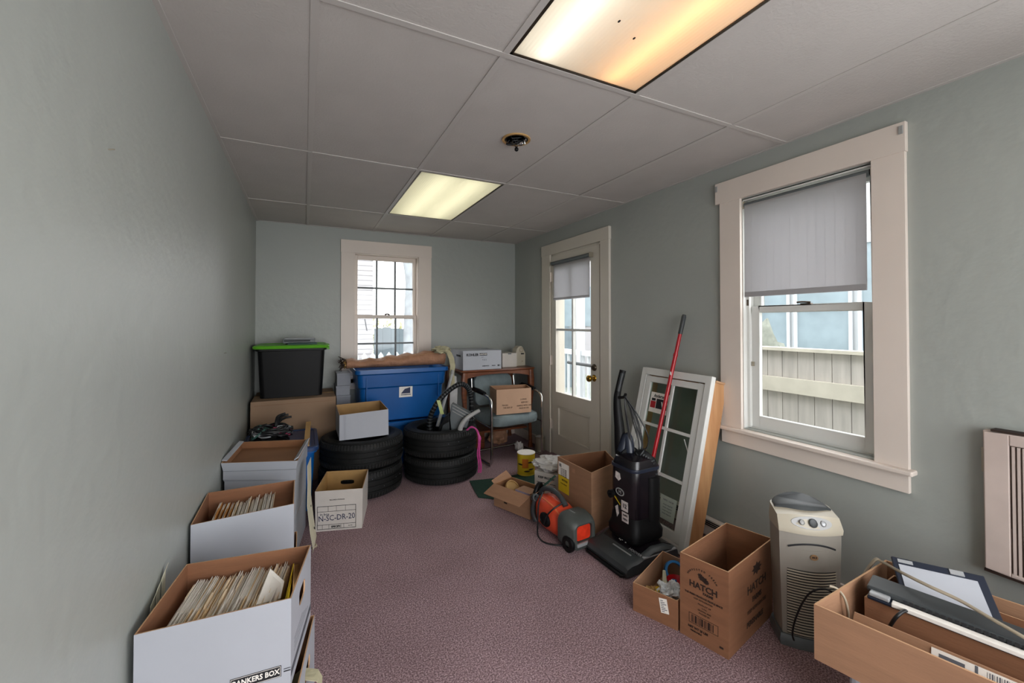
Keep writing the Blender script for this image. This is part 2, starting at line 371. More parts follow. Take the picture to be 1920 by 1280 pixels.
# ceiling: dropped tiles between a tee grid
gx = [0.022, 0.632, 1.240, 1.847]; gy = [-1.10, 0.12, 1.338, 2.590, 3.765]
xs = [XL]+gx+[XR]; ys = [YF]+gy+[YB]; LT = 0.0035
mb = MB(); HC = (0.982, 1.934); g = random.Random(3)
for i in range(5):
    for j in range(6):
        if i == 2 and j in (2, 4): continue
        x0, x1, y0, y1 = xs[i], xs[i+1], ys[j], ys[j+1]
        if i == 2 and j == 3:  # tile with the round hole for the old fixture
            c = [(x0, y0), (x1, y0), (x1, y1), (x0, y1)]
            O = [V3(p, ZC+LT) for p in c]; I = [V3(p, ZC+0.02) for p in c]
            u, v = (HC[0]-x0)/(x1-x0), (HC[1]-y0)/(y1-y0); ru, rv = 0.065/(x1-x0), 0.06/(y1-y0)
            mb.wall(O, I, 0, 0, 0, (u-ru, u+ru, v-rv, v+rv)); continue
        dz = LT+g.uniform(-0.0015, 0.0015); a = g.uniform(-0.0012, 0.0012)
        mb.hexa([(x0, y0, ZC+dz+a), (x1, y0, ZC+dz), (x1, y1, ZC+dz-a), (x0, y1, ZC+dz)], [(x0, y0, ZC+0.02), (x1, y0, ZC+0.02), (x1, y1, ZC+0.02), (x0, y1, ZC+0.02)])
mb.box(XL-0.1, XR+0.1, YF, YB, ZC+0.16, ZC+0.2)
ceil = struct('ceiling', mb, 'ceil')
mb = MB()
for x in gx: mb.box(x-0.012, x+0.012, YF, YB, ZC, ZC+0.003)
for y in gy: mb.box(XL, XR, y-0.012, y+0.012, ZC-0.0006, ZC+0.0028)
mb.box(XL, XL+0.018, YF, YB, ZC-0.001, ZC+0.003); mb.box(XR-0.018, XR, YF, YB, ZC-0.001, ZC+0.003); mb.box(XL, XR, YB-0.018, YB, ZC-0.001, ZC+0.003)
mb.build('ceiling_grid', 'grid', ceil)
# light fixtures
def troffer(label, x0, x1, y0, y1, tubes, th=0.05):
    t = thing('ceiling_light', label, 'light fixture', ((x0+x1)/2, (y0+y1)/2, ZC))
    x0 += 0.013; x1 -= 0.013; y0 += 0.013; y1 -= 0.013; z0 = ZC+0.004; z1 = ZC+0.12
    m = MB()
    m.box(x0, x0+0.004, y0, y1, z0, z1); m.box(x1-0.004, x1, y0, y1, z0, z1); m.box(x0, x1, y0, y0+0.004, z0, z1); m.box(x0, x1, y1-0.004, y1, z0, z1); m.box(x0, x1, y0, y1, z1, z1+0.004)
    m.build('housing', 'trimw', t)
    m = MB(); b = 0.011
    m.box(x0, x0+b, y0, y1, z0-0.003, z0+0.003); m.box(x1-b, x1, y0, y1, z0-0.003, z0+0.003); m.box(x0, x1, y0, y0+b, z0-0.003, z0+0.003); m.box(x0, x1, y1-b, y1, z0-0.003, z0+0.003)
    m.build('frame', 'dbrass', t)
    m = MB(); m.box(x0+b, x1-b, y0+b, y1-b, z0, z0+0.003); m.build('diffuser', 'diffuser', t)
    for fx, mt, r in tubes:
        m = MB(); xx = x0+(x1-x0)*fx; m.tube([(xx, y0+0.02, z0+th), (xx, y1-0.02, z0+th)], r, seg=12); m.build('tube', mt, t, smooth=60)
    return t
troffer('large glowing ceiling light with one cool white and one orange half, nearest the camera', gx[1], gx[2], gy[1], gy[2], [(0.20, 'tube_cool', 0.016), (0.74, 'tube_warm', 0.016)])
troffer('small looking pale yellow ceiling light further back, in front of the back wall window', gx[1], gx[2], gy[3], gy[4], [(0.3, 'tube_pale', 0.015), (0.70, 'tube_pale', 0.015)], 0.085)
# dead insects on the near diffuser
for k, (u, v) in enumerate(((1161, 40), (1189, 72))):
    p = az(u, v, ZC+0.0005); mb = MB(); mb.ell(p, (0.004, 0.0065, 0.002), seg=8, rg=6); tag(mb.build('dead_insect', 'ink', smooth=60), ['tiny dark speck on the near ceiling light, the upper of two', 'tiny dark speck on the near ceiling light, the lower of two'][k], 'insect', 'specks on the ceiling light')
# rest of an old ceiling fixture in the hole
t = thing('ceiling_junction_box', 'bare metal junction box with loose wires showing in a round ceiling hole', 'junction box', (HC[0], HC[1], ZC))
mb = MB(); mb.lathe([(0.056, 0.012), (0.056, 0.07), (0.001, 0.07), (0.001, 0.066), (0.052, 0.066), (0.052, 0.012)], (HC[0], HC[1], ZC-0.012), 20, closed=False); mb.build('box_shell', 'dbrass', t, smooth=40)
mb = MB(); mb.lathe([(0.062, -0.002), (0.074, -0.003), (0.074, 0.004), (0.062, 0.004)], (HC[0], HC[1], ZC), 28, closed=True); mb.build('torn_rim', 'stick', t)
g = random.Random(5)
mb = MB()
for k in range(9):
    a = g.uniform(0, 6.28); c = (HC[0]+0.03*math.cos(a), HC[1]+0.03*math.sin(a), ZC+0.02)
    mb.tube([c]+[(HC[0]+g.uniform(-.045, .045), HC[1]+g.uniform(-.04, .04), ZC+g.uniform(-.022, .02)) for _ in range(4)], 0.0028, smooth=4, seg=6)
mb.build('wire_bundle', 'cord', t, smooth=60)
mb = MB()
for k in range(4):
    mb.tube([(HC[0]+0.03, HC[1]-0.02+0.014*k, ZC+0.02), (HC[0]+0.04-0.01*k, HC[1]+0.01*k-0.02, ZC-0.02), (HC[0]+0.045, HC[1]-0.01*k, ZC+0.004)], 0.005, smooth=4, seg=6)
mb.build('metal_clip', 'chrome', t, smooth=60)
mb = MB(); mb.tube([(HC[0]-0.02, HC[1], ZC+0.01), (HC[0]-0.035, HC[1]-0.02, ZC-0.025), (HC[0]-0.02, HC[1]-0.02, ZC-0.04), (HC[0]-0.012, HC[1]-0.022, ZC-0.052)], 0.0025, smooth=5, seg=6); mb.build('hanging_wire', 'dbrass', t, smooth=60)
mb = MB(); mb.ell((HC[0]-0.01, HC[1]-0.022, ZC-0.06), (0.011, 0.011, 0.011), seg=10, rg=8); mb.build('wire_nut', 'black', t, smooth=60)

# ---------------------------------------------------------------- window_2 (right wall)
def bx(mb, *a): return mb.box(*a)
w2 = setting('window_2')
x0 = XR-0.02
mb = MB()
bx(mb, x0, XR, 0.842, 0.962, 0.71, 2.06); bx(mb, x0, XR, 1.592, 1.725, 0.70, 2.06); bx(mb, x0-0.004, XR, 0.838, 1.752, 2.055, 2.182)
bx(mb, x0, XR, 0.842, 1.72, 0.615, 0.70); mb.build('casing', 'trim', w2, bevel=0.002)
mb = MB(); bx(mb, x0-0.028, XR+0.075, 0.822, 1.745, 0.694, 0.716); mb.build('window_sill', 'trim', w2, bevel=0.006)
mb = MB(); bx(mb, XR, XR+0.15, 0.955, 0.967, 0.722, 2.045); bx(mb, XR, XR+0.15, 1.587, 1.60, 0.722, 2.045); bx(mb, XR, XR+0.15, 0.955, 1.60, 2.038, 2.05); bx(mb, XR+0.05, XR+0.15, 0.955, 1.6, 0.71, 0.728)
bx(mb, XR+0.03, XR+0.045, 1.572, 1.587, 0.728, 2.038); bx(mb, XR+0.03, XR+0.045, 0.967, 0.98, 0.728, 2.038)
mb.build('jamb', 'trimw', w2)
def sash(name, parent, axis, p, q0, q1, z0, z1, st, rb, rt, cols, rows, mun, m, munm, th=0.03):
    mb = MB()
    def B(a, b, c, d, pp=0, tt=None):
        tt = tt or th
        if axis == 'x': mb.box(p+pp, p+pp+tt, a, b, c, d)
        else: mb.box(a, b, p+pp, p+pp+tt, c, d)
    B(q0, q0+st, z0, z1); B(q1-st, q1, z0, z1); B(q0+st, q1-st, z0, z0+rb); B(q0+st, q1-st, z1-rt, z1)
    o = mb.build(name, m, parent, bevel=0.003)
    if cols > 1 or rows > 1:
        mb = MB(); a0, a1, b0, b1 = q0+st, q1-st, z0+rb, z1-rt
        for k in range(1, cols): c = a0+(a1-a0)*k/cols; B(c-mun/2, c+mun/2, b0, b1, 0.006, th-0.012)
        for k in range(1, rows): c = b0+(b1-b0)*k/rows; B(a0, a1, c-mun/2, c+mun/2, 0.0055, th-0.011)
        mb.build('muntins', munm, o)
    mb = MB(); B(q0+st, q1-st, z0+rb, z1-rt, th/2, 0.002); mb.build('pane', 'glass', o)
    return o
up = sash('upper_sash', w2, 'x', XR+0.095, 0.967, 1.587, 1.39, 2.038, 0.045, 0.035, 0.04, 1, 1, 0, 'trimw', 'trimw')
lo = sash('lower_sash', w2, 'x', XR+0.05, 0.98, 1.573, 0.728, 1.425, 0.045, 0.07, 0.035, 1, 1, 0, 'trimw', 'trimw')
mb = MB(); mb.box(XR+0.043, XR+0.066, 1.25, 1.30, 1.425, 1.433); mb.tube([(XR+0.055, 1.255, 1.437), (XR+0.045, 1.29, 1.440), (XR+0.04, 1.315, 1.438)], 0.005, smooth=3); mb.build('sash_lock', 'dbrass', lo, bevel=0.001)
mb = MB(); mb.tube([(XR+0.045, 1.562, 1.10), (XR+0.044, 1.566, 1.08)], 0.004); mb.box(XR+0.044, XR+0.05, 1.556, 1.572, 1.08, 1.105); mb.build('latch', 'steel', lo)
mb = MB(); mb.box(XR+0.028, XR+0.05, 1.575, 1.589, 1.43, 1.465); mb.build('sash_stop', 'dbrass', w2)
# roller shade hung in window_2
t = thing('roller_shade', 'wide grey roller shade pulled half way down in the large right window', 'window shade', (XR+0.012, 1.27, 2.01))
mb = MB(); mb.tube([(XR+0.012, 0.975, 2.012), (XR+0.012, 1.58, 2.012)], 0.017, seg=16); mb.build('roller', 'mgrey', t, smooth=50)
mb = MB()
n = 14; top = 2.012; bot = 1.478
for j in range(n): pass
fr = []; 
for i in range(n+1):
    y = 0.985+(1.573-0.985)*i/n; wv = 0.0015*math.sin(i*1.3)
    fr.append([(XR-0.006+wv*0.2, y, top-0.002), (XR-0.006+wv, y, (top+bot)/2), (XR-0.007+wv*1.6, y, bot+0.028), (XR-0.008+wv*1.6, y, bot)])
for a, b in zip(fr, fr[1:]):
    for k in range(3):
        mb.hexa([a[k], b[k], b[k+1], a[k+1]], [(p[0]+0.0015, p[1], p[2]) for p in (a[k], b[k], b[k+1], a[k+1])])
mb.build('shade_cloth', 'shade', t, smooth=40)
mb = MB(); mb.box(XR-0.0115, XR-0.009, 0.986, 1.572, bot+0.002, bot+0.0285); mb.build('hem_bar', 'shade', t, bevel=0.001)
for y in (0.966, 1.582): mb = MB(); mb.box(XR+0.0, XR+0.03, y-0.003, y+0.006, 1.995, 2.035); mb.build('bracket', 'steel', t)
# curtain hooks on the casing corners
for k, y in enumerate((0.852, 1.742)):
    mb = MB(); mb.box(x0-0.010, x0-0.004, y-0.008, y+0.008, 2.13, 2.165); tag(mb.build('curtain_bracket', 'lgrey', bevel=0.002), ['small metal bracket on the right top corner of the large window frame', 'small metal bracket on the left top corner of the large window frame'][k], 'bracket', 'curtain brackets')

# ---------------------------------------------------------------- window_1 (back wall)
w1 = setting('window_1'); yb = YB-0.02
mb = MB(); bx(mb, 0.325, 0.455, yb, YB, 0.72, 2.045); bx(mb, 1.108, 1.248, yb, YB, 0.72, 2.045); bx(mb, 0.322, 1.251, yb-0.003, YB, 2.042, 2.17); bx(mb, 0.325, 1.248, yb, YB, 0.66, 0.765)
mb.build('casing', 'trim', w1, bevel=0.002)
mb = MB(); bx(mb, 0.305, 1.268, yb-0.025, YB+0.05, 0.765, 0.79); mb.build('window_sill', 'trim', w1, bevel=0.005)
mb = MB(); bx(mb, 0.448, 0.46, YB, YB+0.15, 0.79, 2.042); bx(mb, 1.10, 1.112, YB, YB+0.15, 0.79, 2.042); bx(mb, 0.448, 1.112, YB, YB+0.15, 2.034, 2.046); bx(mb, 0.448, 1.112, YB+0.04, YB+0.15, 0.78, 0.795)
mb.build('jamb', 'trim', w1)
sash('upper_sash', w1, 'y', YB+0.075, 0.46, 1.10, 1.375, 2.034, 0.032, 0.03, 0.045, 3, 2, 0.018, 'trim', 'mgrey')  # muntins of both sashes grey: backlit darkness put into their colour
lo = sash('lower_sash', w1, 'y', YB+0.04, 0.46, 1.10, 0.795, 1.41, 0.032, 0.05, 0.03, 3, 2, 0.018, 'trim', 'mgrey')
mb = MB(); mb.tube([(0.76, YB+0.035, 1.415), (0.785, YB+0.03, 1.424), (0.81, YB+0.035, 1.415)], 0.008, smooth=3); mb.build('sash_lock', 'dbrass', lo)

# ---------------------------------------------------------------- door_1 (right wall)
d1 = setting('door_1'); xd = XR-0.022
mb = MB(); bx(mb, xd, XR, 2.763, 2.88, 0, 2.04); bx(mb, xd, XR, 3.70, 3.862, 0, 2.04); bx(mb, xd-0.004, XR, 2.758, 3.867, 2.03, 2.138)
mb.build('casing', 'door', d1, bevel=0.002)
mb = MB(); bx(mb, XR, XR+0.15, 2.872, 2.897, 0, 2.035); bx(mb, XR, XR+0.15, 3.685, 3.708, 0, 2.035); bx(mb, XR, XR+0.15, 2.872, 3.708, 2.012, 2.038); mb.build('jamb', 'door', d1)
# the slab, hung flush with the casing face
sx0, sx1 = XR-0.012, XR+0.03; Y0, Y1 = 2.900, 3.682
mb = MB()
gy0, gy1, gz0, gz1 = 3.022, 3.600, 0.638, 1.885; py0, py1, pz0, pz1 = 3.035, 3.57, 0.20, 0.50
bx(mb, sx0, sx1, Y0, gy0, 0.012, 2.008); bx(mb, sx0, sx1, gy1, Y1, 0.012, 2.008); bx(mb, sx0, sx1, gy0, gy1, gz1, 2.008); bx(mb, sx0, sx1, gy0, gy1, pz1, gz0); bx(mb, sx0, sx1, gy0, gy1, 0.012, pz0)
bx(mb, sx0, sx1, gy0, py0, pz0, pz1); bx(mb, sx0, sx1, py1, gy1, pz0, pz1)
slab = mb.build('door_leaf', 'door', d1)
mb = MB(); bx(mb, sx0+0.014, sx1-0.008, py0, py1, pz0, pz1)
for a in ((py0, py1, pz0, pz0+0.018), (py0, py1, pz1-0.018, pz1), (py0, py0+0.018, pz0, pz1), (py1-0.018, py1, pz0, pz1)): bx(mb, sx0-0.003, sx0+0.014, *a)
mb.build('door_panel', 'door', slab, bevel=0.003)
mb = MB(); mb.box(sx0+0.006, sx1-0.006, 3.305, 3.327, gz0, gz1); mb.box(sx0+0.0065, sx1-0.0065, gy0, gy1, 1.251, 1.273)
mb.build('muntins', 'trimw', slab)
mb = MB(); mb.box(sx0+0.02, sx0+0.022, gy0, gy1, gz0, gz1); mb.build('pane', 'glass', slab)
def knob(name, y, z, prof, m):
    X = Matrix.Rotation(R(-90), 4, 'Y'); mb = MB(); mb.lathe(prof, (sx0, y, z), 20, X=X); mb.build(name, m, slab, smooth=50)
knob('door_knob', 2.975, 0.846, [(0.001, 0), (0.031, 0), (0.031, 0.004), (0.024, 0.010), (0.013, 0.014), (0.012, 0.032), (0.018, 0.036), (0.027, 0.044), (0.030, 0.056), (0.026, 0.068), (0.016, 0.074), (0.001, 0.075)], 'brass')
knob('deadbolt', 2.970, 0.940, [(0.001, 0), (0.030, 0), (0.029, 0.012), (0.022, 0.018), (0.012, 0.019), (0.012, 0.028), (0.001, 0.028)], 'dbrass')
for z in (0.30, 0.95, 1.80):
    mb = MB(); mb.tube([(sx0-0.008, 3.688, z-0.05), (sx0-0.008, 3.688, z+0.05)], 0.008); mb.box(sx0-0.003, sx0+0.001, 3.665, 3.71, z-0.045, z+0.045); mb.build('hinge', 'trim', d1)
t = thing('roller_shade', 'narrow grey roller shade covering the top of the glazed door', 'window shade', (sx0-0.025, 3.31, 1.935))
mb = MB(); mb.tube([(sx0-0.024, 2.995, 1.93), (sx0-0.024, 3.635, 1.93)], 0.018, seg=16); mb.build('roller', 'mgrey', t, smooth=50)
mb = MB(); mb.box(sx0-0.016, sx0-0.0145, 3.015, 3.615, 1.565, 1.93); mb.build('shade_cloth', 'shade', t)
mb = MB(); mb.box(sx0-0.018, sx0-0.013, 3.017, 3.613, 1.556, 1.578); mb.build('hem_bar', 'shade', t, bevel=0.001)
for y in (2.985, 3.64): mb = MB(); mb.box(sx0-0.045, sx0, y-0.002, y+0.004, 1.91, 1.95); mb.build('bracket', 'steel', t)

# unseen rear window, added for fill light from behind the camera
w3 = setting('added_rear_window'); mb = MB(); bx(mb, -0.25, 2.1, YF-0.12, YF-0.06, 0.25, 0.31); bx(mb, -0.25, 2.1, YF-0.12, YF-0.06, 2.09, 2.15)
for x in (-0.25, 0.905, 2.04): bx(mb, x, x+0.06, YF-0.12, YF-0.06, 0.31, 2.09)
mb.build('window_frame', 'trimw', w3)
# baseboards
mb = MB(); mb.box(XL, XL+0.014, YF, YB, 0, 0.10); o = struct('baseboard_left', mb, 'trim', bevel=0.003)
mb = MB(); mb.box(XL+0.014, XR, YB-0.014, YB, 0, 0.10); o = struct('baseboard_back', mb, 'trim', bevel=0.003)
mb = MB(); mb.box(XR-0.014, XR, YF, 2.758, 0, 0.10); mb.box(XR-0.014, XR, 3.867, YB-0.014, 0, 0.10); o = struct('baseboard_right', mb, 'trim', bevel=0.003)
# electric baseboard register at the foot of the right wall
t = thing('baseboard_heater', 'low cream baseboard heater behind the leaning window unit', 'heater', (XR-0.03, 1.80, 0))
mb = MB(); mb.box(XR-0.055, XR-0.0145, 1.42, 2.55, 0.02, 0.125); mb.build('cover', 'trim', t, bevel=0.004)
mb = MB()
for k in range(3): mb.box(XR-0.058, XR-0.054, 1.46, 2.5, 0.085+0.012*k, 0.091+0.012*k)
mb.build('vent_slots', 'ink', t)
# air conditioner in the right wall
t = thing('wall_air_conditioner', 'chipped beige air conditioner grille set in the right wall, cut by the photo edge', 'air conditioner', (XR, 0.25, 0.43))
xa = XR-0.045
mb = MB(); mb.box(xa+0.006, XR, -0.2, 0.622, 0.432, 0.935); mb.build('sleeve', 'acp', t, bevel=0.002)
mb = MB(); mb.box(xa-0.006, xa+0.006, 0.555, 0.618, 0.435, 0.932); mb.box(xa-0.006, xa+0.006, -0.2, 0.555, 0.895, 0.932); mb.box(xa-0.006, xa+0.006, -0.2, 0.555, 0.435, 0.447); mb.build('face_frame', 'acp', t, bevel=0.003)
mb = MB(); mb.box(xa+0.004, xa+0.0065, -0.2, 0.555, 0.447, 0.895); mb.build('grille_back', 'acd', t)
mb = MB()
for k in range(50):
    y = 0.549-0.0125*k
    if y < -0.05: break
    mb.box(xa-0.006, xa+0.004, y-0.007, y, 0.447, 0.893)
mb.build('grille_slats', 'acp', t)
mb = MB(); mb.box(xa-0.002, XR, -0.2, 0.60, 0.936, 0.943); mb.build('rusty_edge', 'bink', t); mb = MB(); mb.box(xa, XR, 0.30, 0.622, 0.422, 0.431); mb.build('rusty_edge', 'bink', t)
mb = MB(); mb.box(xa+0.01, xa+0.035, 0.6225, 0.628, 0.78, 0.87); mb.build('side_clip', 'steel', t, bevel=0.001)

# added fill lamps outside the two unseen windows behind the camera
l = bpy.data.lights.new('rear_fill_light', 'AREA'); l.shape = 'RECTANGLE'; l.size = 2.3; l.size_y = 1.85; l.energy = 40; l.color = (0.95, 0.965, 1.0)
o = bpy.data.objects.new('rear_fill_light', l); COL.objects.link(o); o.location = (0.93, YF-0.2, 1.2); o.rotation_euler = (R(95), 0, 0)
l = bpy.data.lights.new('side_fill_light', 'AREA'); l.shape = 'RECTANGLE'; l.size = 1.25; l.size_y = 0.78; l.energy = 33; l.color = (0.92, 0.95, 1.0)  # side fill lamp, added to brighten the left wall
o = bpy.data.objects.new('side_fill_light', l); COL.objects.link(o); o.location = (XR+0.2, -0.70, 1.38); o.rotation_euler = (0, R(90), R(-15))
w4 = setting('added_side_window'); mb = MB(); bx(mb, XR-0.02, XR, -1.22, -1.10, 0.70, 2.06); bx(mb, XR-0.02, XR, -0.30, -0.18, 0.70, 2.06); bx(mb, XR-0.024, XR, -1.225, -0.175, 2.05, 2.18); bx(mb, XR-0.02, XR, -1.22, -0.18, 0.615, 0.70); mb.build('casing', 'trim', w4, bevel=0.002)  # unseen window, added as the opening for the side fill
mb = MB(); bx(mb, XR+0.05, XR+0.08, -1.10, -1.05, 0.722, 2.045); bx(mb, XR+0.05, XR+0.08, -0.35, -0.30, 0.722, 2.045); bx(mb, XR+0.05, XR+0.08, -1.05, -0.35, 1.38, 1.42); bx(mb, XR+0.05, XR+0.08, -1.05, -0.35, 0.722, 0.78); bx(mb, XR+0.05, XR+0.08, -1.05, -0.35, 2.0, 2.045); mb.build('sash', 'trimw', w4)
# ================================================================ OUTSIDE
mb = MB(); mb.box(-30, 40, -25, 60, -0.9, -0.6); struct('ground', mb, mat('outdoor_ground', '8f948a', 0.9, var=0.2, scale=1.0))
M['siding'] = mat('white_siding', 'aeabae', 0.7, var=0.04, scale=2); M['fenceg'] = mat('weathered_fence', 'b6b0aa', 0.85, var=0.12, scale=3, stretch=(6, 6, 0.7))
M['fenceb'] = mat('blue_grey_fence', '7c888f', 0.85, var=0.1, scale=3); M['vinyl'] = mat('white_vinyl', 'c6cacd', 0.5); M['bark'] = mat('pale_bark', 'a0a5aa', 0.9, var=0.15, scale=5)
M['leaf'] = mat('spring_leaves', 'c4c49c', 0.9, var=0.2, scale=6); M['bwin'] = mat('dark_blue_window', '84939a', 0.25, var=0.15, scale=2); M['conc'] = mat('porch_boards', 'a0a09c', 0.85, var=0.1, scale=4)
# house with white siding, left in the back window
t = thing('neighbour_house', 'house with pale clapboard siding seen through the left panes of the back window', 'house', (0.2, 9.6, -0.6))
mb = MB(); mb.box(-3.2, 1.25, 9.0, 12.5, -0.6, 3.2)
mb.build('house_body', 'siding', t)
mb = MB()
for k in range(36): z = -0.5+0.1*k; mb.hexa([(-3.2, 8.985, z), (1.262, 8.985, z), (1.262, 9.0, z), (-3.2, 9.0, z)], [(-3.2, 8.997, z+0.098), (1.262, 8.997, z+0.098), (1.262, 9.0, z+0.098), (-3.2, 9.0, z+0.098)])
mb.build('clapboards', 'siding', t)
mb = MB(); mb.box(-3.4, 1.45, 8.75, 12.6, 3.2, 3.32); mb.hexa([(-3.4, 8.75, 3.32), (1.45, 8.75, 3.32), (1.45, 12.6, 3.32), (-3.4, 12.6, 3.32)], [(-3.4, 10.6, 4.6), (1.45, 10.6, 4.6), (1.45, 10.8, 4.6), (-3.4, 10.8, 4.6)]); mb.build('roof', 'mgrey', t)
mb = MB(); mb.tube([ay(684, 598, 8.9), ay(688, 620, 8.9)], 0.012); mb.build('cable', 'dgrey', t)
# privacy fence far behind back window
t = thing('privacy_fence', 'blue grey board fence seen low in the back window', 'fence', (3.0, 10.5, -0.6))
mb = MB()
for k in range(29): x = 1.5+0.2*k; mb.box(x, x+0.197, 10.5, 10.53, -0.6, 1.20+0.02*math.sin(k*1.7))
mb.build('boards', 'fenceb', t); mb = MB(); mb.box(1.5, 7.2, 10.53, 10.58, 0.7, 0.8); mb.box(1.5, 7.2, 10.53, 10.58, -0.1, 0.0); mb.build('rail', 'fenceb', t)
t = thing('picket_fence', 'low white picket fence at the foot of the back window view', 'fence', (1.5, 7.2, -0.6))
mb = MB()
for k in range(24): x = -0.2+0.13*k; mb.hexa([(x, 7.2, -0.6), (x+0.08, 7.2, -0.6), (x+0.08, 7.22, -0.6), (x, 7.22, -0.6)], [(x, 7.2, 0.79), (x+0.08, 7.2, 0.79), (x+0.08, 7.22, 0.79), (x, 7.22, 0.79)]); mb.hexa([(x, 7.2, 0.79), (x+0.08, 7.2, 0.79), (x+0.08, 7.22, 0.79), (x, 7.22, 0.79)], [(x+0.035, 7.2, 0.84), (x+0.045, 7.2, 0.84), (x+0.045, 7.22, 0.84), (x+0.035, 7.22, 0.84)])
mb.build('pickets', 'vinyl', t); mb = MB(); mb.box(-0.2, 2.9, 7.22, 7.25, 0.62, 0.72); mb.box(-0.2, 2.9, 7.22, 7.25, -0.3, -0.2); mb.build('rail', 'vinyl', t)
# tree trunk and a bush of leaves
t = thing('leaning_tree', 'grey tree with a thick trunk in the right panes of the back window', 'tree', (2.05, 8.6, -0.6))
mb = MB(); mb.tube([(2.02, 8.6, -0.6), (2.0, 8.6, 0.8), (1.99, 8.6, 1.6), (2.02, 8.6, 2.3), (1.85, 8.6, 3.2), (1.6, 8.6, 4.2)], [0.28, 0.2, 0.17, 0.19, 0.2, 0.15], smooth=4, seg=14)
mb.tube([(2.03, 8.6, 2.2), (2.35, 8.7, 3.2), (2.7, 8.8, 4.5)], [0.16, 0.13, 0.08], smooth=4, seg=10); mb.build('trunk', 'bark', t, smooth=60)
t = thing('leafy_shrub', 'hazy yellow green shrub behind the fence in the back window', 'shrub', (1.9, 12.5, -0.6))
mb = MB(); g = random.Random(9)
for k in range(260):
    a = Vector((g.gauss(0, 1), g.gauss(0, 1), g.gauss(0, 1))).normalized()*g.uniform(0.5, 1.0); c = Vector((2.15+a.x*0.8, 12.5+a.y*0.5, 0.75+a.z*0.85))
    d = Vector((g.uniform(-1, 1), g.uniform(-1, 1), g.uniform(-1, 1))).normalized()*0.11; e = d.cross(Vector((g.uniform(-1, 1), g.uniform(-1, 1), 1))).normalized()*0.05
    mb.f([mb.v(c-d), mb.v(c+e), mb.v(c+d), mb.v(c-e)])
mb.build('foliage', 'leaf', t); mb = MB(); mb.tube([(2.15, 12.5, -0.6), (2.15, 12.5, 0.8)], [0.06, 0.03]); mb.build('stem', 'bark', t)
# weathered fence outside the right window
t = thing('board_fence', 'weathered pale board fence close outside the large right window', 'fence', (4.2, 2.3, -0.6))
mb = MB(); g = random.Random(4)
for k in range(30): y = 0.2+0.145*k; mb.box(4.2+g.uniform(0, 0.006), 4.225, y, y+0.139, -0.6, 1.06)
mb.build('boards', 'fenceg', t)
mb = MB(); mb.box(4.15, 4.20, 0.2, 4.6, 0.66, 0.80); mb.box(4.15, 4.20, 0.2, 4.6, 0.0, 0.1); mb.box(4.14, 4.28, 0.2, 4.6, 1.06, 1.09); mb.build('rail', mat('fence_rail', 'c6c0b2', 0.85, var=0.1, scale=5), t)
# building with blue windows beyond the fence
t = thing('neighbour_building', 'pale building with large bluish windows beyond the board fence', 'house', (8, 4, -0.6))
mb = MB(); mb.box(8.0, 11, 0.5, 9.5, -0.6, 4.2); mb.build('building_body', 'vinyl', t)
for k in range(9):
    y = 0.75+0.98*k
    mb = MB(); mb.box(7.97, 7.995, y, y+0.80, 0.55, 2.6); wf = mb.build('window', 'bwin', t)
    mb = MB(); mb.box(7.94, 7.97, y-0.05, y, 0.5, 2.65); mb.box(7.94, 7.97, y+0.80, y+0.85, 0.5, 2.65); mb.box(7.94, 7.97, y, y+0.8, 2.6, 2.68); mb.box(7.94, 7.97, y, y+0.8, 0.47, 0.55); mb.box(7.945, 7.965, y, y+0.8, 1.55, 1.6); mb.build('window_trim', 'vinyl', wf)
for k, (y, r, lb) in enumerate(((3.62, 0.42, 'grey rounded bush behind the board fence, left of two'), (1.85, 0.36, 'grey rounded bush behind the board fence, right of two'))):
    mb = MB(); mb.ell((5.6, y, 0.28), (r*0.8, r, 0.98), jit=0.2, sd=k, seg=24, rg=14); tag(mb.build('rounded_bush', mat('grey_bush', '80847a', 0.9, var=0.2, scale=12), smooth=60), lb, 'bush', 'bushes behind the fence')
# porch outside the door
t = thing('porch', 'pale porch with white railing and posts outside the glazed door', 'porch', (4.0, 6.0, -0.6))
mb = MB(); mb.box(2.45, 4.12, 2.9, 6.9, -0.598, -0.05); mb.build('porch_deck', 'conc', t)
mb = MB()
for y in (4.7, 5.6, 6.75): mb.box(4.0, 4.10, y, y+0.10, -0.05, 2.6)
mb.box(4.02, 4.09, 3.0, 6.85, 0.80, 0.88); mb.box(4.02, 4.09, 3.0, 6.85, 0.05, 0.12)
for k in range(27): mb.box(4.04, 4.07, 3.05+0.14*k, 3.09+0.14*k, 0.1, 0.82)
mb.build('railing', 'vinyl', t)
mb = MB(); mb.tube([(3.3, 4.25, 0.78), (3.3, 4.9, 0.78)], 0.022); mb.build('grab_bar', 'dgrey', t)
t = thing('garden_house', 'distant pale house with bay windows seen through the door glass', 'house', (9, 14, -0.6))
mb = MB(); mb.box(8.0, 16, 13.0, 17, -0.6, 5.5); mb.build('house_body', 'siding', t)
for k in range(6):
    mb = MB(); x = 8.3+0.95*k; mb.box(x, x+0.6, 12.96, 13.0, 1.2, 2.7); mb.build('window', 'bwin', t)

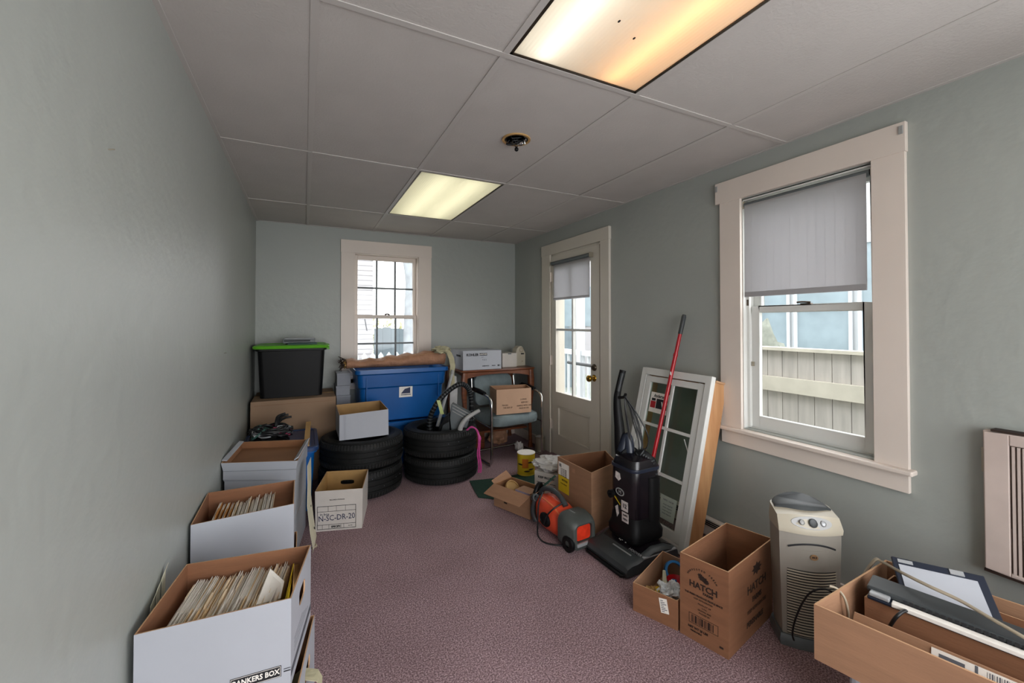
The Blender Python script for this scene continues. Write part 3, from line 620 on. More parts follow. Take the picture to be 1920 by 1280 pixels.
# ================================================================ LEFT SIDE: FILE BOXES
def prism(mb, poly, x, th, m=0):
    """poly: (y, z) outline, extruded along x"""
    return mb.hexa([(x, p[0], p[1]) for p in poly], [(x+th, p[0], p[1]) for p in poly], m)
fg = random.Random(21)
def make_folder(label, cm, k, L=0.27, Hh=0.2):
    t = thing('file_folder', label, 'folder')
    g = random.Random(k*13+5); tb = g.choice([0.03, 0.10, 0.17])
    mb = MB(); j = [g.uniform(-0.004, 0.004) for _ in range(4)]
    prism(mb, [(0, 0), (L, 0), (L, Hh+j[0]), (tb+0.075, Hh+j[1]), (tb+0.068, Hh+0.012), (tb+0.007, Hh+0.012), (tb, Hh), (0, Hh+j[2])], 0.0060, 0.0010)
    prism(mb, [(0, 0), (L, 0), (L, Hh-0.01+j[3]), (0, Hh-0.012+j[0])], 0.0, 0.0008)
    mb.box(0, 0.007, 0, L, 0, 0.001); mb.build('folder_cover', cm, t, world=False)
    mb = MB()
    for q in range(4):
        a = g.uniform(-0.006, 0.008); b = g.uniform(-0.006, 0.010); o = g.uniform(0, 0.012)
        prism(mb, [(0.002+o, 0.002), (L-0.012+o, 0.002), (L-0.012+o, Hh-0.006+a), (0.002+o, Hh-0.006+b)], 0.0010+0.0012*q, 0.0011)
    mb.build('sheets', 'paper', t, world=False)
    return t
protos = [make_folder('pale manila folder packed in the open file box nearest the camera', m, k) for k, m in enumerate(['manila2', 'manila', 'paper', 'manila2', 'paper'])]
def place(o, loc, rz, ry, label, group, used=set()):
    c = o if o.name not in used else copy_tree(o)
    used.add(o.name); c.location = loc; c.rotation_euler = (0, ry, rz); c['label'] = label; c['group'] = group
    MW[c.name] = Matrix.LocRotScale(Vector(loc), Euler((0, ry, rz)), None); return c
q = [(-0.392, 1.420), (-0.030, 1.404), (0.026, 1.708), (-0.350, 1.757)]
# lower box
t = thing('file_box', 'white file box at the bottom of the stack nearest the camera, under the logo box', 'box', (-0.18, 1.57, 0))
ql = [(-0.385, 1.425), (-0.008, 1.41), (0.040, 1.715), (-0.345, 1.755)]
open_box([V3(p, 0.0) for p in ql], [V3(p, 0.258) for p in ql], ('wcard', 'cardi', 'carde'), holes={1: (0.34, 0.66, 0.62, 0.80)}, parent=t)
mb = MB(); mb.ribbon([(-0.05, 1.55, 0.15), (0.0, 1.545, 0.185), (0.045, 1.53, 0.175), (0.058, 1.525, 0.15)], 0.05, 0.002, (0.1, 1, 0)); tag(mb.build('crumpled_paper', 'cloth'), 'crumpled yellowish paper poking from the hand hole of the lowest near file box', 'paper')
# top box with logo
t = thing('file_box', 'open white file box with black logo bar, packed with folders, nearest the camera', 'box', (-0.18, 1.57, 0.26))
open_box([V3(p, 0.262) for p in q], [V3(p, 0.520) for p in q], ('wcard', 'cardd', 'carde'), holes={1: (0.36, 0.66, 0.60, 0.80)}, parent=t)
X = face_frame(V3(q[0], 0.262), V3(q[1], 0.262), V3(q[0], 0.52)); W_ = 0.362
mb = MB(); mb.T = X
mb.hexa([(0.212, 0.040, 0), (0.338, 0.040, 0), (0.338, 0.072, 0), (0.212, 0.072, 0)], [(0.212, 0.040, .0006), (0.338, 0.040, .0006), (0.338, 0.072, .0006), (0.212, 0.072, .0006)])
mb.box(0.0, 0.205, 0.050, 0.053, 0, .0005); mb.box(0.0, 0.205, 0.058, 0.0595, 0, .0005); mb.box(0.344, 0.362, 0.050, 0.053, 0, .0005); mb.box(0.344, 0.362, 0.058, 0.0595, 0, .0005)
mb.build('logo_bar', 'ink', t)
mb = MB(); mb.text('BANKERS BOX', 0.0205, X @ Matrix.Translation((0.275, 0.056, 0.0008)) @ Matrix.Diagonal((0.86, 1, 1, 1)), bold=0.0005)
mb.T = X
for a in ((0.214, 0.336, 0.0415, 0.0425), (0.214, 0.336, 0.0695, 0.0705), (0.214, 0.215, 0.0415, 0.0705), (0.335, 0.336, 0.0415, 0.0705)): mb.box(*a, 0.0007, 0.0011)
mb.T = Matrix.Identity(4); mb.build('logo_lettering', 'paper', t)
X1 = face_frame(V3(q[1], 0.262), V3(q[2], 0.262), V3(q[1], 0.52)); mb = MB(); mb.T = X1
for z in (0.030, 0.034, 0.040, 0.046): mb.box(0.0, 0.309, z, z+0.0022, 0, 0.0005)
for k in range(4): mb.box(0.04, 0.25-0.03*k, 0.075+0.012*k, 0.0755+0.012*k, 0, 0.0004)
mb.build('side_print', 'greyi', t)
for k in range(31):
    f = 0.02+0.70*k/30; x = q[0][0]+0.376*f+0.002; y = 1.436-0.015*f
    place(protos[(k*7+k//3) % 5], (x, y, 0.271), R(-7.1-3.0*f), R(7), 'manila or white folder in the packed row of the nearest file box', 'folders in the near file box').scale = (1.22, 1.09, fg.uniform(0.98, 1.06))
mb = MB(); e_ = [az(505, 1068, 0.502), az(531, 1092, 0.478), az(524, 1124, 0.452), az(478, 1136, 0.478)]; mb.hexa(e_, [p+Vector((0.003, 0, 0.004)) for p in e_]); o = mb.build('white_envelope', 'paper'); tag(o, 'large plain white envelope ending the folder row in the nearest file box', 'envelope')
mb = MB(); mb.hexa([(-0.058, 1.50, 0.27), (-0.055, 1.67, 0.27), (-0.052, 1.67, 0.27), (-0.055, 1.50, 0.27)], [(-0.050, 1.52, 0.455), (-0.03, 1.66, 0.49), (-0.027, 1.66, 0.49), (-0.047, 1.52, 0.455)]); tag(mb.build('yellow_folder', 'yellow'), 'bright yellow folder alone at the right end of the nearest file box', 'folder')
mb = MB(); mb.hexa([(-0.035, 1.60, 0.27), (-0.02, 1.69, 0.27), (-0.018, 1.69, 0.27), (-0.033, 1.60, 0.27)], [(-0.028, 1.63, 0.50), (-0.012, 1.69, 0.47), (-0.010, 1.69, 0.47), (-0.026, 1.63, 0.50)]); tag(mb.build('tan_divider', 'stick'), 'tan card divider behind the yellow folder in the nearest file box', 'divider')
for k in range(3):
    mb = MB(); y = 1.60+0.055*k; mb.ribbon([(-0.402, y, 0.10), (-0.4045, y+0.01, 0.35), (-0.403, y+0.015, 0.495+0.012*k), (-0.397, y+0.02, 0.512+0.012*k)], 0.04, 0.0012, (0, 1, 0.2)); tag(mb.build('loose_paper', 'cream'), 'cream paper corner poking up between the nearest file box and the left wall', 'paper', 'papers slipped by the wall')
# second stack
q = [(-0.398, 2.055), (-0.037, 2.095), (-0.039, 2.41), (-0.402, 2.41)]
t = thing('file_box', 'white file box at the bottom of the second stack by the left wall', 'box', (-0.2, 2.25, 0))
ql = [(p[0]+0.012 if p[0] > -0.1 else p[0], p[1]+0.005) for p in q]
open_box([V3(p, 0) for p in ql], [V3(p, 0.268) for p in ql], ('wcard', 'cardi', 'carde'), parent=t)
t = thing('file_box', 'open white file box half full of folders, on top of the second stack', 'box', (-0.2, 2.25, 0.27))
open_box([V3(p, 0.272) for p in q], [V3(p, 0.532) for p in q], ('wcard', 'cardd', 'carde'), holes={1: (0.36, 0.66, 0.60, 0.78)}, parent=t)
p2 = [make_folder('x', m, 40+k) for k, m in enumerate(['paper', 'paper', 'manila2', 'orangef'])]
for k in range(14):
    x = -0.378+0.0165*k; a = p2[3] if k < 4 else p2[(k*5) % 3]
    place(a, (x, 2.078+0.11*(x+0.4), 0.281), 0.0, R(7), ('orange brown folder at the left end of the half full file box' if k < 4 else 'white folder standing in the half full file box of the second stack'), ('orange folders in the second file box' if k < 4 else 'white folders in the second file box')).scale = (1.9, 1.12, fg.uniform(0.96, 1.07))
# third stack
q = [(-0.400, 2.78), (-0.035, 2.64), (0.025, 3.09), (-0.360, 3.22)]
def shr(Q, d): c = sum((Vector(p) for p in Q), Vector((0, 0)))/4; return [tuple(Vector(p)+(c-Vector(p)).normalized()*d) for p in Q]
t = thing('file_box', 'white file box at the bottom of the third stack, beside the blue bin', 'box', (-0.19, 2.93, 0))
qs = shr(q, 0.012); open_box([V3(p, 0) for p in qs], [V3(p, 0.235) for p in qs], ('wcard', 'cardi', 'carde'), parent=t)
t = thing('file_box', 'white file box under two lids on top of the third stack', 'box', (-0.19, 2.93, 0.24))
open_box([V3(p, 0.238) for p in qs], [V3(p, 0.485) for p in qs], ('wcard', 'cardi', 'carde'), parent=t)
t = thing('box_lid', 'white box lid fitted on the third stack, lower of two lids', 'lid', (-0.19, 2.93, 0.46))
qa = shr(q, 0.004); mb = MB(); O = [V3(p, 0.455+(0.012 if k in (0,) else 0)) for k, p in enumerate(qa)]; Tt = [V3(p, 0.508) for p in qa]; Oi = [V3(p, 0.455) for p in shr(q, 0.010)]; Ti = [V3(p, 0.508) for p in shr(q, 0.010)]
for i in range(4): j = (i+1) % 4; mb.wall([O[i], O[j], Tt[j], Tt[i]], [Oi[i], Oi[j], Ti[j], Ti[i]], 0, 0, 0)
mb.hexa([V3(p, 0.5075) for p in qa], [V3(p, 0.5115) for p in qa]); mb.build('lid_shell', 'wcard', t)
t = thing('box_lid', 'upturned box lid with brown inside and white rolled side rims, topmost of the third stack', 'lid', (-0.19, 2.93, 0.51))
B = [V3(p, 0.513) for p in qa]; Tt = [V3((p[0]-(0.012 if p[0] < -.2 else -0.006), p[1]), 0.560) for p in q]; Tt = [Vector((max(p.x, XL+0.003), p.y, p.z)) for p in Tt]
open_box(B, Tt, ('wcard', 'cardi', 'carde'), t=0.005, parent=t, name='lid_shell')
for a, b in ((0, 3), (1, 2)):
    mb = MB(); d = 0.012 if a == 0 else -0.008
    pa, pb = Tt[a]+Vector((d, 0.03, 0.004)), Tt[b]+Vector((d, -0.01, 0.004))
    mb.ribbon([pa, pb], 0.026, 0.006, (1, 0, -0.25 if a == 0 else 0.6)); mb.build('folded_rim', 'wcard', t, bevel=0.0015)
# cream strip leaning on the third stack
t = thing('punched_plastic_strip', 'cream sheet with small punched holes hanging down beside the third box stack', 'sheet', (0.03, 2.75, 0.05))
mb = MB(); pts = [(0.030, 2.80, 0.50), (0.032, 2.77, 0.40), (0.030, 2.72, 0.30), (0.045, 2.68, 0.17), (0.062, 2.70, 0.055), (0.058, 2.72, 0.03)]
mb.ribbon(pts, 0.17, 0.002, (0.12, 1, 0)); mb.build('sheet', 'cream', t, smooth=40)
mb = MB()
for k, (y, z) in enumerate(((2.63, 0.30), (2.64, 0.17), (2.72, 0.13))): mb.ell((0.035+0.02*(0.3-z)/0.15+0.004, y, z), (0.002, 0.007, 0.007), seg=8, rg=6)
mb.build('punched_holes', 'ink', t)
mb = MB(); g = random.Random(8); mb.tube([(0.035, 2.60, 0.02)]+[(0.04+g.uniform(-.02, .03), 2.62+0.03*k, 0.025+g.uniform(0, .03)) for k in range(5)], 0.006, smooth=3); tag(mb.build('twisted_cable', 'gcord', smooth=60), 'short twisted brown cord on the carpet under the punched cream sheet', 'cord')
# small form box on the floor
t = thing('file_box', 'open white file box with a printed form, alone on the carpet by the tyres', 'box', (0.24, 3.1, 0))
q = [(0.066, 2.957), (0.345, 2.878), (0.425, 3.235), (0.150, 3.32)]
open_box([V3(p, 0.0) for p in shr(q, 0.006)], [V3(p, 0.258) for p in q], ('wcard2', 'oak', 'carde'), holes={2: (0.33, 0.67, 0.62, 0.74)}, parent=t)
X = face_frame(V3(shr(q, 0.006)[0], 0), V3(shr(q, 0.006)[1], 0), V3(q[0], 0.258), 0.0012)
mb = MB(); mb.T = X
def fr(x0, x1, y0, y1, w=0.002): 
    mb.box(x0, x1, y0, y0+w, 0, .0006); mb.box(x0, x1, y1-w, y1, 0, .0006); mb.box(x0, x0+w, y0, y1, 0, .0006); mb.box(x1-w, x1, y0, y1, 0, .0006)
fr(0.010, 0.245, 0.012, 0.160, 0.0028)
mb.box(0.010, 0.245, 0.040, 0.042, 0, .0006); mb.box(0.010, 0.245, 0.124, 0.126, 0, .0006)
for x in (0.075, 0.125, 0.18): mb.box(x, x+0.0015, 0.126, 0.158, 0, .0006)
for x in (0.04, 0.08, 0.17): mb.box(x, x+0.0015, 0.013, 0.042, 0, .0006)
mb.T = Matrix.Identity(4)
mb.text('SPECIFIC', 0.016, X @ Matrix.Translation((0.125, 0.026, 0.0008)), bold=0.0006)
mb.text('DATE', 0.010, X @ Matrix.Translation((0.21, 0.026, 0.0008))); mb.text('RECORDS STORAGE', 0.010, X @ Matrix.Translation((0.13, 0.198, 0.0008)))
mb.build('printed_form', 'ink', t)
mb = MB(); mb.text('N-SC-DR-20', 0.050, X @ Matrix.Translation((0.128, 0.083, 0.0008)) @ Matrix.Rotation(R(2), 4, 'Z') @ Matrix.Diagonal((0.85, 1, 1, 1))); mb.text('in box', 0.022, X @ Matrix.Translation((0.055, 0.108, 0.0008))); mb.build('handwriting', 'navy', t)
# blue bin with lid
t = thing('storage_bin', 'blue plastic storage bin with slate blue lid between the lidded file box and the tyres', 'bin', (-0.14, 3.56, 0))
def tub(mb, x0, x1, y0, y1, z0, z1, tp, r=0.04, rim=0.012, th=0.004, m=0):
    cx, cy, hx, hy = (x0+x1)/2, (y0+y1)/2, (x1-x0)/2, (y1-y0)/2
    R_ = lambda d, z: rrect(cx, cy, hx-d, hy-d, r, z, 5)
    mb.loft([R_(tp, z0), R_(tp*0.1+rim, z1-0.03), R_(rim, z1-0.028), R_(0, z1-0.026), R_(0, z1), R_(th, z1), R_(rim+th, z1-0.01), R_(tp*0.2+rim+th, z1-0.06), R_(tp+th, z0+th)], m)
    return mb
mb = MB(); tub(mb, -0.385, 0.085, 3.28, 3.86, 0, 0.44, 0.035); mb.build('bin_body', 'blue', t, smooth=35)
mb = MB(); L_ = lambda d, z: rrect(-0.15, 3.57, 0.247-d, 0.302-d, 0.05, z, 5)
mb.loft([L_(0.0, 0.428), L_(0, 0.452), L_(0.006, 0.458), L_(0.022, 0.458), L_(0.028, 0.450), L_(0.05, 0.450), L_(0.058, 0.457), L_(0.12, 0.459)]); mb.build('lid', 'bluel', t, smooth=30)
# tangle on the bin
t = thing('tangled_decoration', 'black, green and pink tangle of cords and straps heaped on the blue bin lid', 'tangle', (-0.2, 3.45, 0.46))
c0 = Vector((-0.215, 3.48, 0.53)); g = random.Random(31)
mb = MB(); mb.ell(c0+Vector((0, 0, -0.02)), (0.125, 0.13, 0.05), jit=0.5, sd=4, seg=26, rg=16); mb.build('dark_heap', 'black', t, smooth=50)
for nm, mt, n, r in (('black_cords', 'cord', 24, 0.0065), ('green_straps', 'teal', 4, 0.007), ('pink_straps', 'dpink', 3, 0.007), ('grey_straps', 'silver', 3, 0.005)):
    mb = MB()
    for k in range(n):
        a = g.uniform(0, 6.28); pts = []
        for j in range(6):
            a += g.uniform(0.4, 1.1); rr = g.uniform(0.06, 0.15); h = 0.07*math.sqrt(max(0, 1-(rr/0.17)**2))
            pts.append(c0+Vector((rr*math.cos(a), rr*math.sin(a)*0.9, h+g.uniform(-.02, .022)-0.02)))
        mb.tube(pts, r, smooth=4, seg=6)
    mb.build(nm, mt, t, smooth=60)
mb = MB()
for k, (dx, dz) in enumerate(((0.02, 0.13), (0.065, 0.125), (0.085, 0.10), (0.045, 0.14))):
    b = c0+Vector((0.03, 0, 0.045)); mb.tube([b, b+Vector((dx*0.5, 0.0, dz*0.55)), b+Vector((dx+0.02, 0.0, dz*0.68))], [0.008, 0.009, 0.008], smooth=3, seg=6)
mb.build('upright_strands', 'cord', t, smooth=60)
mb = MB(); pass
mb.hexa([(0.000, 3.30, 0.4605), (0.036, 3.30, 0.4605), (0.052, 3.80, 0.52), (0.016, 3.80, 0.52)], [(0.000, 3.30, 0.4675), (0.036, 3.30, 0.4675), (0.052, 3.80, 0.527), (0.016, 3.80, 0.527)])
tag(mb.build('wooden_stick', 'stick'), 'pale flat wooden stick lying on the blue bin lid beside the black tangle', 'stick')
mb = MB(); mb.ell((0.034, 3.77, 0.4855), (0.02, 0.02, 0.028)); tag(mb.build('crumpled_rag', 'bluel', smooth=60), 'small dark rag under the raised end of the wooden stick on the bin lid', 'rag')
# long brown box
t = thing('cardboard_box', 'long closed tan cardboard box under the black bin in the back left corner', 'box', (-0.07, 4.2, 0))
mb = MB(); mb.box(-0.385, 0.248, 3.935, 4.46, 0, 0.695); mb.build('box_shell', 'cardt', t, bevel=0.006)
mb = MB(); mb.box(-0.384, 0.247, 4.18, 4.215, 0.6951, 0.6958); mb.build('tape', 'stick', t)
mb = MB(); mb.box(-0.36, 0.22, 3.9338, 3.9348, 0.66, 0.662); mb.build('crease', 'cardd', t)
# black bin
t = thing('storage_bin', 'tall black plastic bin with lime green lid in the back left corner', 'bin', (-0.09, 4.22, 0.696))
mb = MB(); tub(mb, -0.365, 0.178, 4.02, 4.44, 0.697, 1.12, 0.035); mb.build('bin_body', 'black', t, smooth=35)
mb = MB(); L_ = lambda d, z: rrect(-0.093, 4.23, 0.288-d, 0.226-d, 0.04, z, 5)
mb.loft([L_(0.0, 1.112), L_(-0.004, 1.125), L_(0, 1.135), L_(0.02, 1.142), L_(0.03, 1.135), L_(0.12, 1.136)]); mb.build('lid', 'green', t, smooth=30)
for s_ in (-1, 1):
    mb = MB(); mb.box(-0.093+s_*0.285-0.014, -0.093+s_*0.285+0.014, 4.17, 4.29, 1.09, 1.137); mb.build('latch', 'green' if s_ > 0 else 'black', t, bevel=0.004)
t = thing('disc_player', 'slim silver disc player lying on the lime green lid', 'electronics', (0.0, 4.22, 1.145))
a = ay(530, 640, 4.12); b = ay(591, 640, 4.12)
mb = MB(); mb.box(a.x, b.x, 4.12, 4.36, 1.150, 1.190); mb.build('case', 'mgrey', t, bevel=0.004)
mb = MB(); mb.box(a.x+0.01, b.x-0.04, 4.1185, 4.1198, 1.166, 1.180); mb.build('disc_slot', 'ink', t); mb = MB(); mb.box(a.x+0.01, b.x-0.005, 4.13, 4.35, 1.1905, 1.196); mb.build('top_cover', 'silver', t, bevel=0.002)
mb = MB(); mb.box(a.x+0.02, a.x+0.05, 4.13, 4.33, 1.143, 1.151); mb.box(b.x-0.05, b.x-0.02, 4.13, 4.33, 1.143, 1.151); mb.build('feet', 'black', t)
mb = MB(); mb.hexa([(a.x+0.04, 4.05, 1.1425), (b.x+0.01, 4.05, 1.1425), (b.x+0.015, 4.115, 1.1425), (a.x+0.05, 4.115, 1.1425)], [(a.x+0.04, 4.05, 1.152), (b.x+0.01, 4.05, 1.152), (b.x+0.015, 4.115, 1.158), (a.x+0.05, 4.115, 1.158)]); tag(mb.build('folded_leaflet', 'teal', bevel=0.001), 'dark leaflet lying in front of the silver disc player on the green lid', 'leaflet')
# grey stack
zz = [0.0, 0.56, 0.655, 0.745, 0.86]; nm = ['tall grey box standing on the floor under the flat grey boxes', 'grey flat box, lowest of the three flat ones left of the blue tote', 'grey flat box, middle of the three flat ones left of the blue tote', 'grey flat box, topmost of the stack left of the blue tote']
mg = mat('grey_white_box', '8f929a', 0.6, var=0.05)
for k in range(4):
    t = thing('grey_box', nm[k], 'box', (0.33, 4.33, zz[k])); d = (0, 0.002, -0.003, 0.004)[k]
    mb = MB(); mb.box(0.268+d, 0.388+d, 4.20, 4.455, zz[k]+0.0005, zz[k+1]-0.0005); mb.build('box_shell', mg, t, bevel=0.003)
    mb = MB(); mb.box(0.266+d, 0.389+d, 4.198, 4.456, zz[k+1]-0.02, zz[k+1]-0.0004); mb.build('lid', mg, t, bevel=0.002)
# blue totes
t = thing('storage_tote', 'blue plastic tote standing on the floor under the larger blue tote', 'bin', (0.83, 4.2, 0))
mb = MB(); tub(mb, 0.44, 1.26, 3.965, 4.48, 0, 0.40, 0.05); mb.build('bin_body', 'blue', t, smooth=35)
mb = MB(); L_ = lambda d, z: rrect(0.85, 4.222, 0.418-d, 0.262-d, 0.05, z, 5)
mb.loft([L_(0.0, 0.393), L_(0, 0.408), L_(0.01, 0.416), L_(0.03, 0.414), L_(0.05, 0.41), L_(0.2, 0.411)]); mb.build('lid', 'blue', t, smooth=30)
t = thing('storage_tote', 'large bright blue plastic tote with white sticker below the back window', 'bin', (0.83, 4.2, 0.42))
mb = MB(); cx, cy = 0.835, 4.205
R_ = lambda d, z: rrect(cx, cy, 0.432-d, 0.268-d, 0.05, z, 5)
mb.loft([R_(0.085, 0.418), R_(0.062, 0.430), R_(0.052, 0.60), R_(0.045, 0.73), R_(0.030, 0.745), R_(0.022, 0.855), R_(0.012, 0.86), R_(0.0, 0.868), R_(0, 0.902), R_(0.006, 0.905), R_(0.02, 0.895), R_(0.05, 0.74), R_(0.09, 0.425)])
mb.build('bin_body', 'blue', t, smooth=30)
mb = MB(); yy = cy-0.268+0.049
for s_ in (-1, 1): mb.box(cx+s_*0.33-0.006, cx+s_*0.33+0.006, yy-0.028, yy+0.01, 0.62, 0.84)
mb.build('moulded_rib', 'blue', t, bevel=0.004)
p = ay(761, 733, yy-0.005); mb = MB(); mb.hexa([(p.x-0.062, yy-0.003, p.z-0.055), (p.x+0.062, yy-0.003, p.z-0.055), (p.x+0.062, yy+0.03, p.z-0.055), (p.x-0.062, yy+0.03, p.z-0.055)], [(p.x-0.062, yy-0.006, p.z+0.055), (p.x+0.062, yy-0.006, p.z+0.055), (p.x+0.062, yy+0.03, p.z+0.055), (p.x-0.062, yy+0.03, p.z+0.055)]); st = mb.build('sticker', 'paper', t)
mb = MB(); y2 = yy-0.0085
mb.hexa([(p.x-0.045, y2, p.z-0.02), (p.x+0.04, y2, p.z-0.02), (p.x+0.04, y2+.005, p.z-0.02), (p.x-0.045, y2+.005, p.z-0.02)], [(p.x-0.01, y2, p.z+0.022), (p.x+0.04, y2, p.z+0.035), (p.x+0.04, y2+.005, p.z+0.035), (p.x-0.01, y2+.005, p.z+0.022)])
mb.box(p.x-0.045, p.x+0.045, y2, y2+.005, p.z-0.035, p.z-0.029); mb.build('sticker_print', 'navy', st)
# roll of brown paper on the tote
t = thing('brown_paper_roll', 'long crushed roll of brown padding lying across the blue tote under the back window', 'roll', (0.8, 4.18, 0.905))
mb = MB(); rings = []; n = 18
for i in range(n+1):
    f = i/n; x = 0.345+0.93*f; ry = 0.085+0.02*math.sin(f*4); rz_ = 0.042+0.040*max(0, f-0.3)/0.7+0.006*math.sin(i*1.9)
    z = 0.907+rz_+0.002
    rings.append([(x, 4.15+ry*math.cos(a)*(1+0.06*math.sin(3*a+i)), z+rz_*math.sin(a)*(1+0.10*math.sin(2*a+i*0.6) if math.sin(a) > 0 else 1)) for a in [2*PI*k/20 for k in range(20)]])
mb.loft(rings); mb.build('paper_roll', 'kraft', t, smooth=40)
mb = MB()
for k in range(5): mb.tube([(0.45+0.15*k, 4.05, 0.985+0.008*k), (0.53+0.15*k, 4.09, 0.997+0.008*k), (0.60+0.15*k, 4.06, 0.99+0.009*k)], 0.003, smooth=3, seg=6)
mb.build('torn_crease', 'carde', t)
t = thing('dried_stalks', 'ragged bundle of dark dried stalks poking from the left end of the brown roll', 'plant', (0.34, 4.15, 0.95)); g = random.Random(2)
mb = MB()
for k in range(22):
    b = Vector((0.343, 4.15+g.uniform(-.05, .05), 0.95+g.uniform(-.03, .03))); mb.tube([b, b+Vector((-g.uniform(0.01, 0.04), g.uniform(-.02, .02), g.uniform(-.025, .03))), b+Vector((-g.uniform(0.03, 0.07), g.uniform(-.03, .03), g.uniform(-.05, .05)))], [0.006, 0.005, 0.003], seg=5)
mb.build('stalks', 'bink', t); mb = MB(); mb.ell((0.336, 4.15, 0.95), (0.018, 0.06, 0.036), jit=0.5); mb.build('straw_core', 'oak', t)
# cream cloth at the right end
t = thing('cream_cloth', 'crumpled cream cloth draped over the right end of the brown roll and tote', 'cloth', (1.28, 4.1, 0.75))
mb = MB(); mb.ell((1.225, 4.07, 1.062), (0.085, 0.10, 0.035), jit=0.55, sd=12, seg=26, rg=14)
for k, (w_0, th_) in enumerate(((0.05, 0.006), (0.032, 0.010))):
    mb.ribbon([(1.25, 4.02, 1.07-0.004*k), (1.275, 3.975, 1.035), (1.288+0.004*k, 3.935, 0.98), (1.296-0.01*k, 3.921-0.006*k, 0.91), (1.285+0.006*k, 3.921-0.004*k, 0.83), (1.292-0.004*k, 3.921, 0.76), (1.284, 3.925, 0.69+0.03*k)], w_0, th_, (1, -0.25, 0.1))
mb.build('cloth', 'cloth', t, smooth=30)
t = thing('white_plastic_sheet', 'whitish plastic sheet hanging between the blue tote and the wooden table', 'sheet', (1.36, 4.1, 0.6))
mb = MB(); mb.ribbon([ad(849, 705, 4.28), ad(851, 730, 4.26), ad(850, 760, 4.25), ad(853, 785, 4.25)], 0.075, 0.004, (1, -0.2, 0)); mb.build('sheet', 'bagw', t, smooth=40)
# ---------------------------------------------------------------- tyres
def make_tyre(label):
    t = thing('car_tyre', label, 'tyre'); Rr, hw = 0.318, 0.109
    prof = [(0.205, -hw*0.78), (0.225, -hw*0.93), (0.262, -hw), (0.296, -hw*0.93), (0.310, -hw*0.78)]
    prof += [(Rr-0.002, -hw*0.62), (Rr, -hw*0.5)]
    for z in (-0.36, 0.0, 0.36):
        prof += [(Rr, (z-0.05)*hw), (Rr-0.007, (z-0.045)*hw), (Rr-0.007, (z+0.045)*hw), (Rr, (z+0.05)*hw)]
    prof += [(Rr, hw*0.5), (Rr-0.002, hw*0.62), (0.310, hw*0.78), (0.296, hw*0.93), (0.262, hw), (0.225, hw*0.93), (0.205, hw*0.78), (0.205, hw*0.70), (0.232, hw*0.72), (0.285, hw*0.55), (0.298, 0), (0.285, -hw*0.55), (0.232, -hw*0.72), (0.205, -hw*0.70)]
    mb = MB(); mb.lathe(prof, (0, 0, hw), 72, closed=True); o = mb.build('tyre_carcass', 'rubber', t, world=False, smooth=35)
    n = 84
    for s_ in (-1, 1):
        mb = MB()
        for k in range(n):
            a = 2*PI*(k+(0.5 if s_ > 0 else 0))/n; da = 2*PI/n*0.33
            for z0_, z1_, r0_, r1_ in ((0.52, 0.84, 0.317, 0.3085),):
                lo = [(rr*math.cos(aa), rr*math.sin(aa), hw+s_*zz_*hw) for rr, aa, zz_ in ((r0_+0.0035, a-da, z0_), (r0_+0.0035, a+da, z0_), (r1_+0.004, a+da, z1_), (r1_+0.004, a-da, z1_))]
                hi = [(p_[0]*0.97, p_[1]*0.97, p_[2]) for p_ in lo]; mb.hexa(lo, hi)
        mb.build('tread_blocks', 'rubber2', t, world=False)
    mb = MB(); mb.lathe([(0.247, 2*hw-0.0035), (0.250, 2*hw-0.0012), (0.252, 2*hw-0.0015), (0.254, 2*hw-0.0005), (0.256, 2*hw-0.003)], (0, 0, 0), 72, closed=True); mb.build('sidewall_ring', 'rubber2', t, world=False, smooth=40)
    mb = MB(); g = random.Random(3)
    for k in range(7): a = -2.4+0.25*k+g.uniform(-.1, .1); mb.ell((0.3195*math.cos(a), 0.3195*math.sin(a), hw+g.uniform(-.05, .07)), (0.003, 0.003, 0.003), seg=6, rg=4)
    mb.build('grit', 'greyi', t, world=False)
    return t
TA = Vector((0.422, 3.607, 0)); TB = Vector((1.087, 3.614, 0))
ty = make_tyre('black tyre on the floor under the tyre that carries the open white box')
spots = [(TA, 0.0, 0.3, None), (TA+Vector((0.006, -0.004, 0)), 0.219, 1.1, 'black tyre carrying the open white box, upper of the left pair'), (TB+Vector((0.004, 0, 0)), 0.0, 2.0, 'black tyre on the floor at the bottom of the right pair, beside the pink ribbon'), (TB+Vector((-0.004, 0.004, 0)), 0.219, 0.8, 'black tyre with hoses in its hole, upper of the right pair')]
for k, (p, z, a, lb) in enumerate(spots):
    o = ty if k == 0 else copy_tree(ty); o.location = (p.x, p.y, z); o.rotation_euler = (0, 0, a); o['group'] = 'stacked tyres'
    if lb: o['label'] = lb
# tilted white box on the left tyres
t = thing('file_box', 'empty open white box tilted on top of the left pair of tyres', 'box', (0.4, 3.5, 0.44))
F0, F1 = ad(641, 0, 3.20), ad(732, 0, 3.34); K0, K1 = ad(634, 0, 3.55), ad(716, 0, 3.70)
B = [V3(F0, 0.443), V3(F1, 0.452), V3(K1, 0.462), V3(K0, 0.452)]
T_ = [V3(F0, 0.634), V3(F1, 0.652)+Vector((-0.003, 0, 0)), V3(K1, 0.655), V3(K0, 0.645)]
open_box(B, T_, ('wcard', 'oak', 'carde'), t=0.005, parent=t)
X = face_frame(B[0], B[1], T_[0]); mb = MB(); mb.T = X; mb.box(0.035, 0.0365, 0.0, 0.185, 0, 0.0004); mb.box(0.045, 0.046, 0.0, 0.185, 0, 0.0004); mb.build('crease', 'greyi', t)
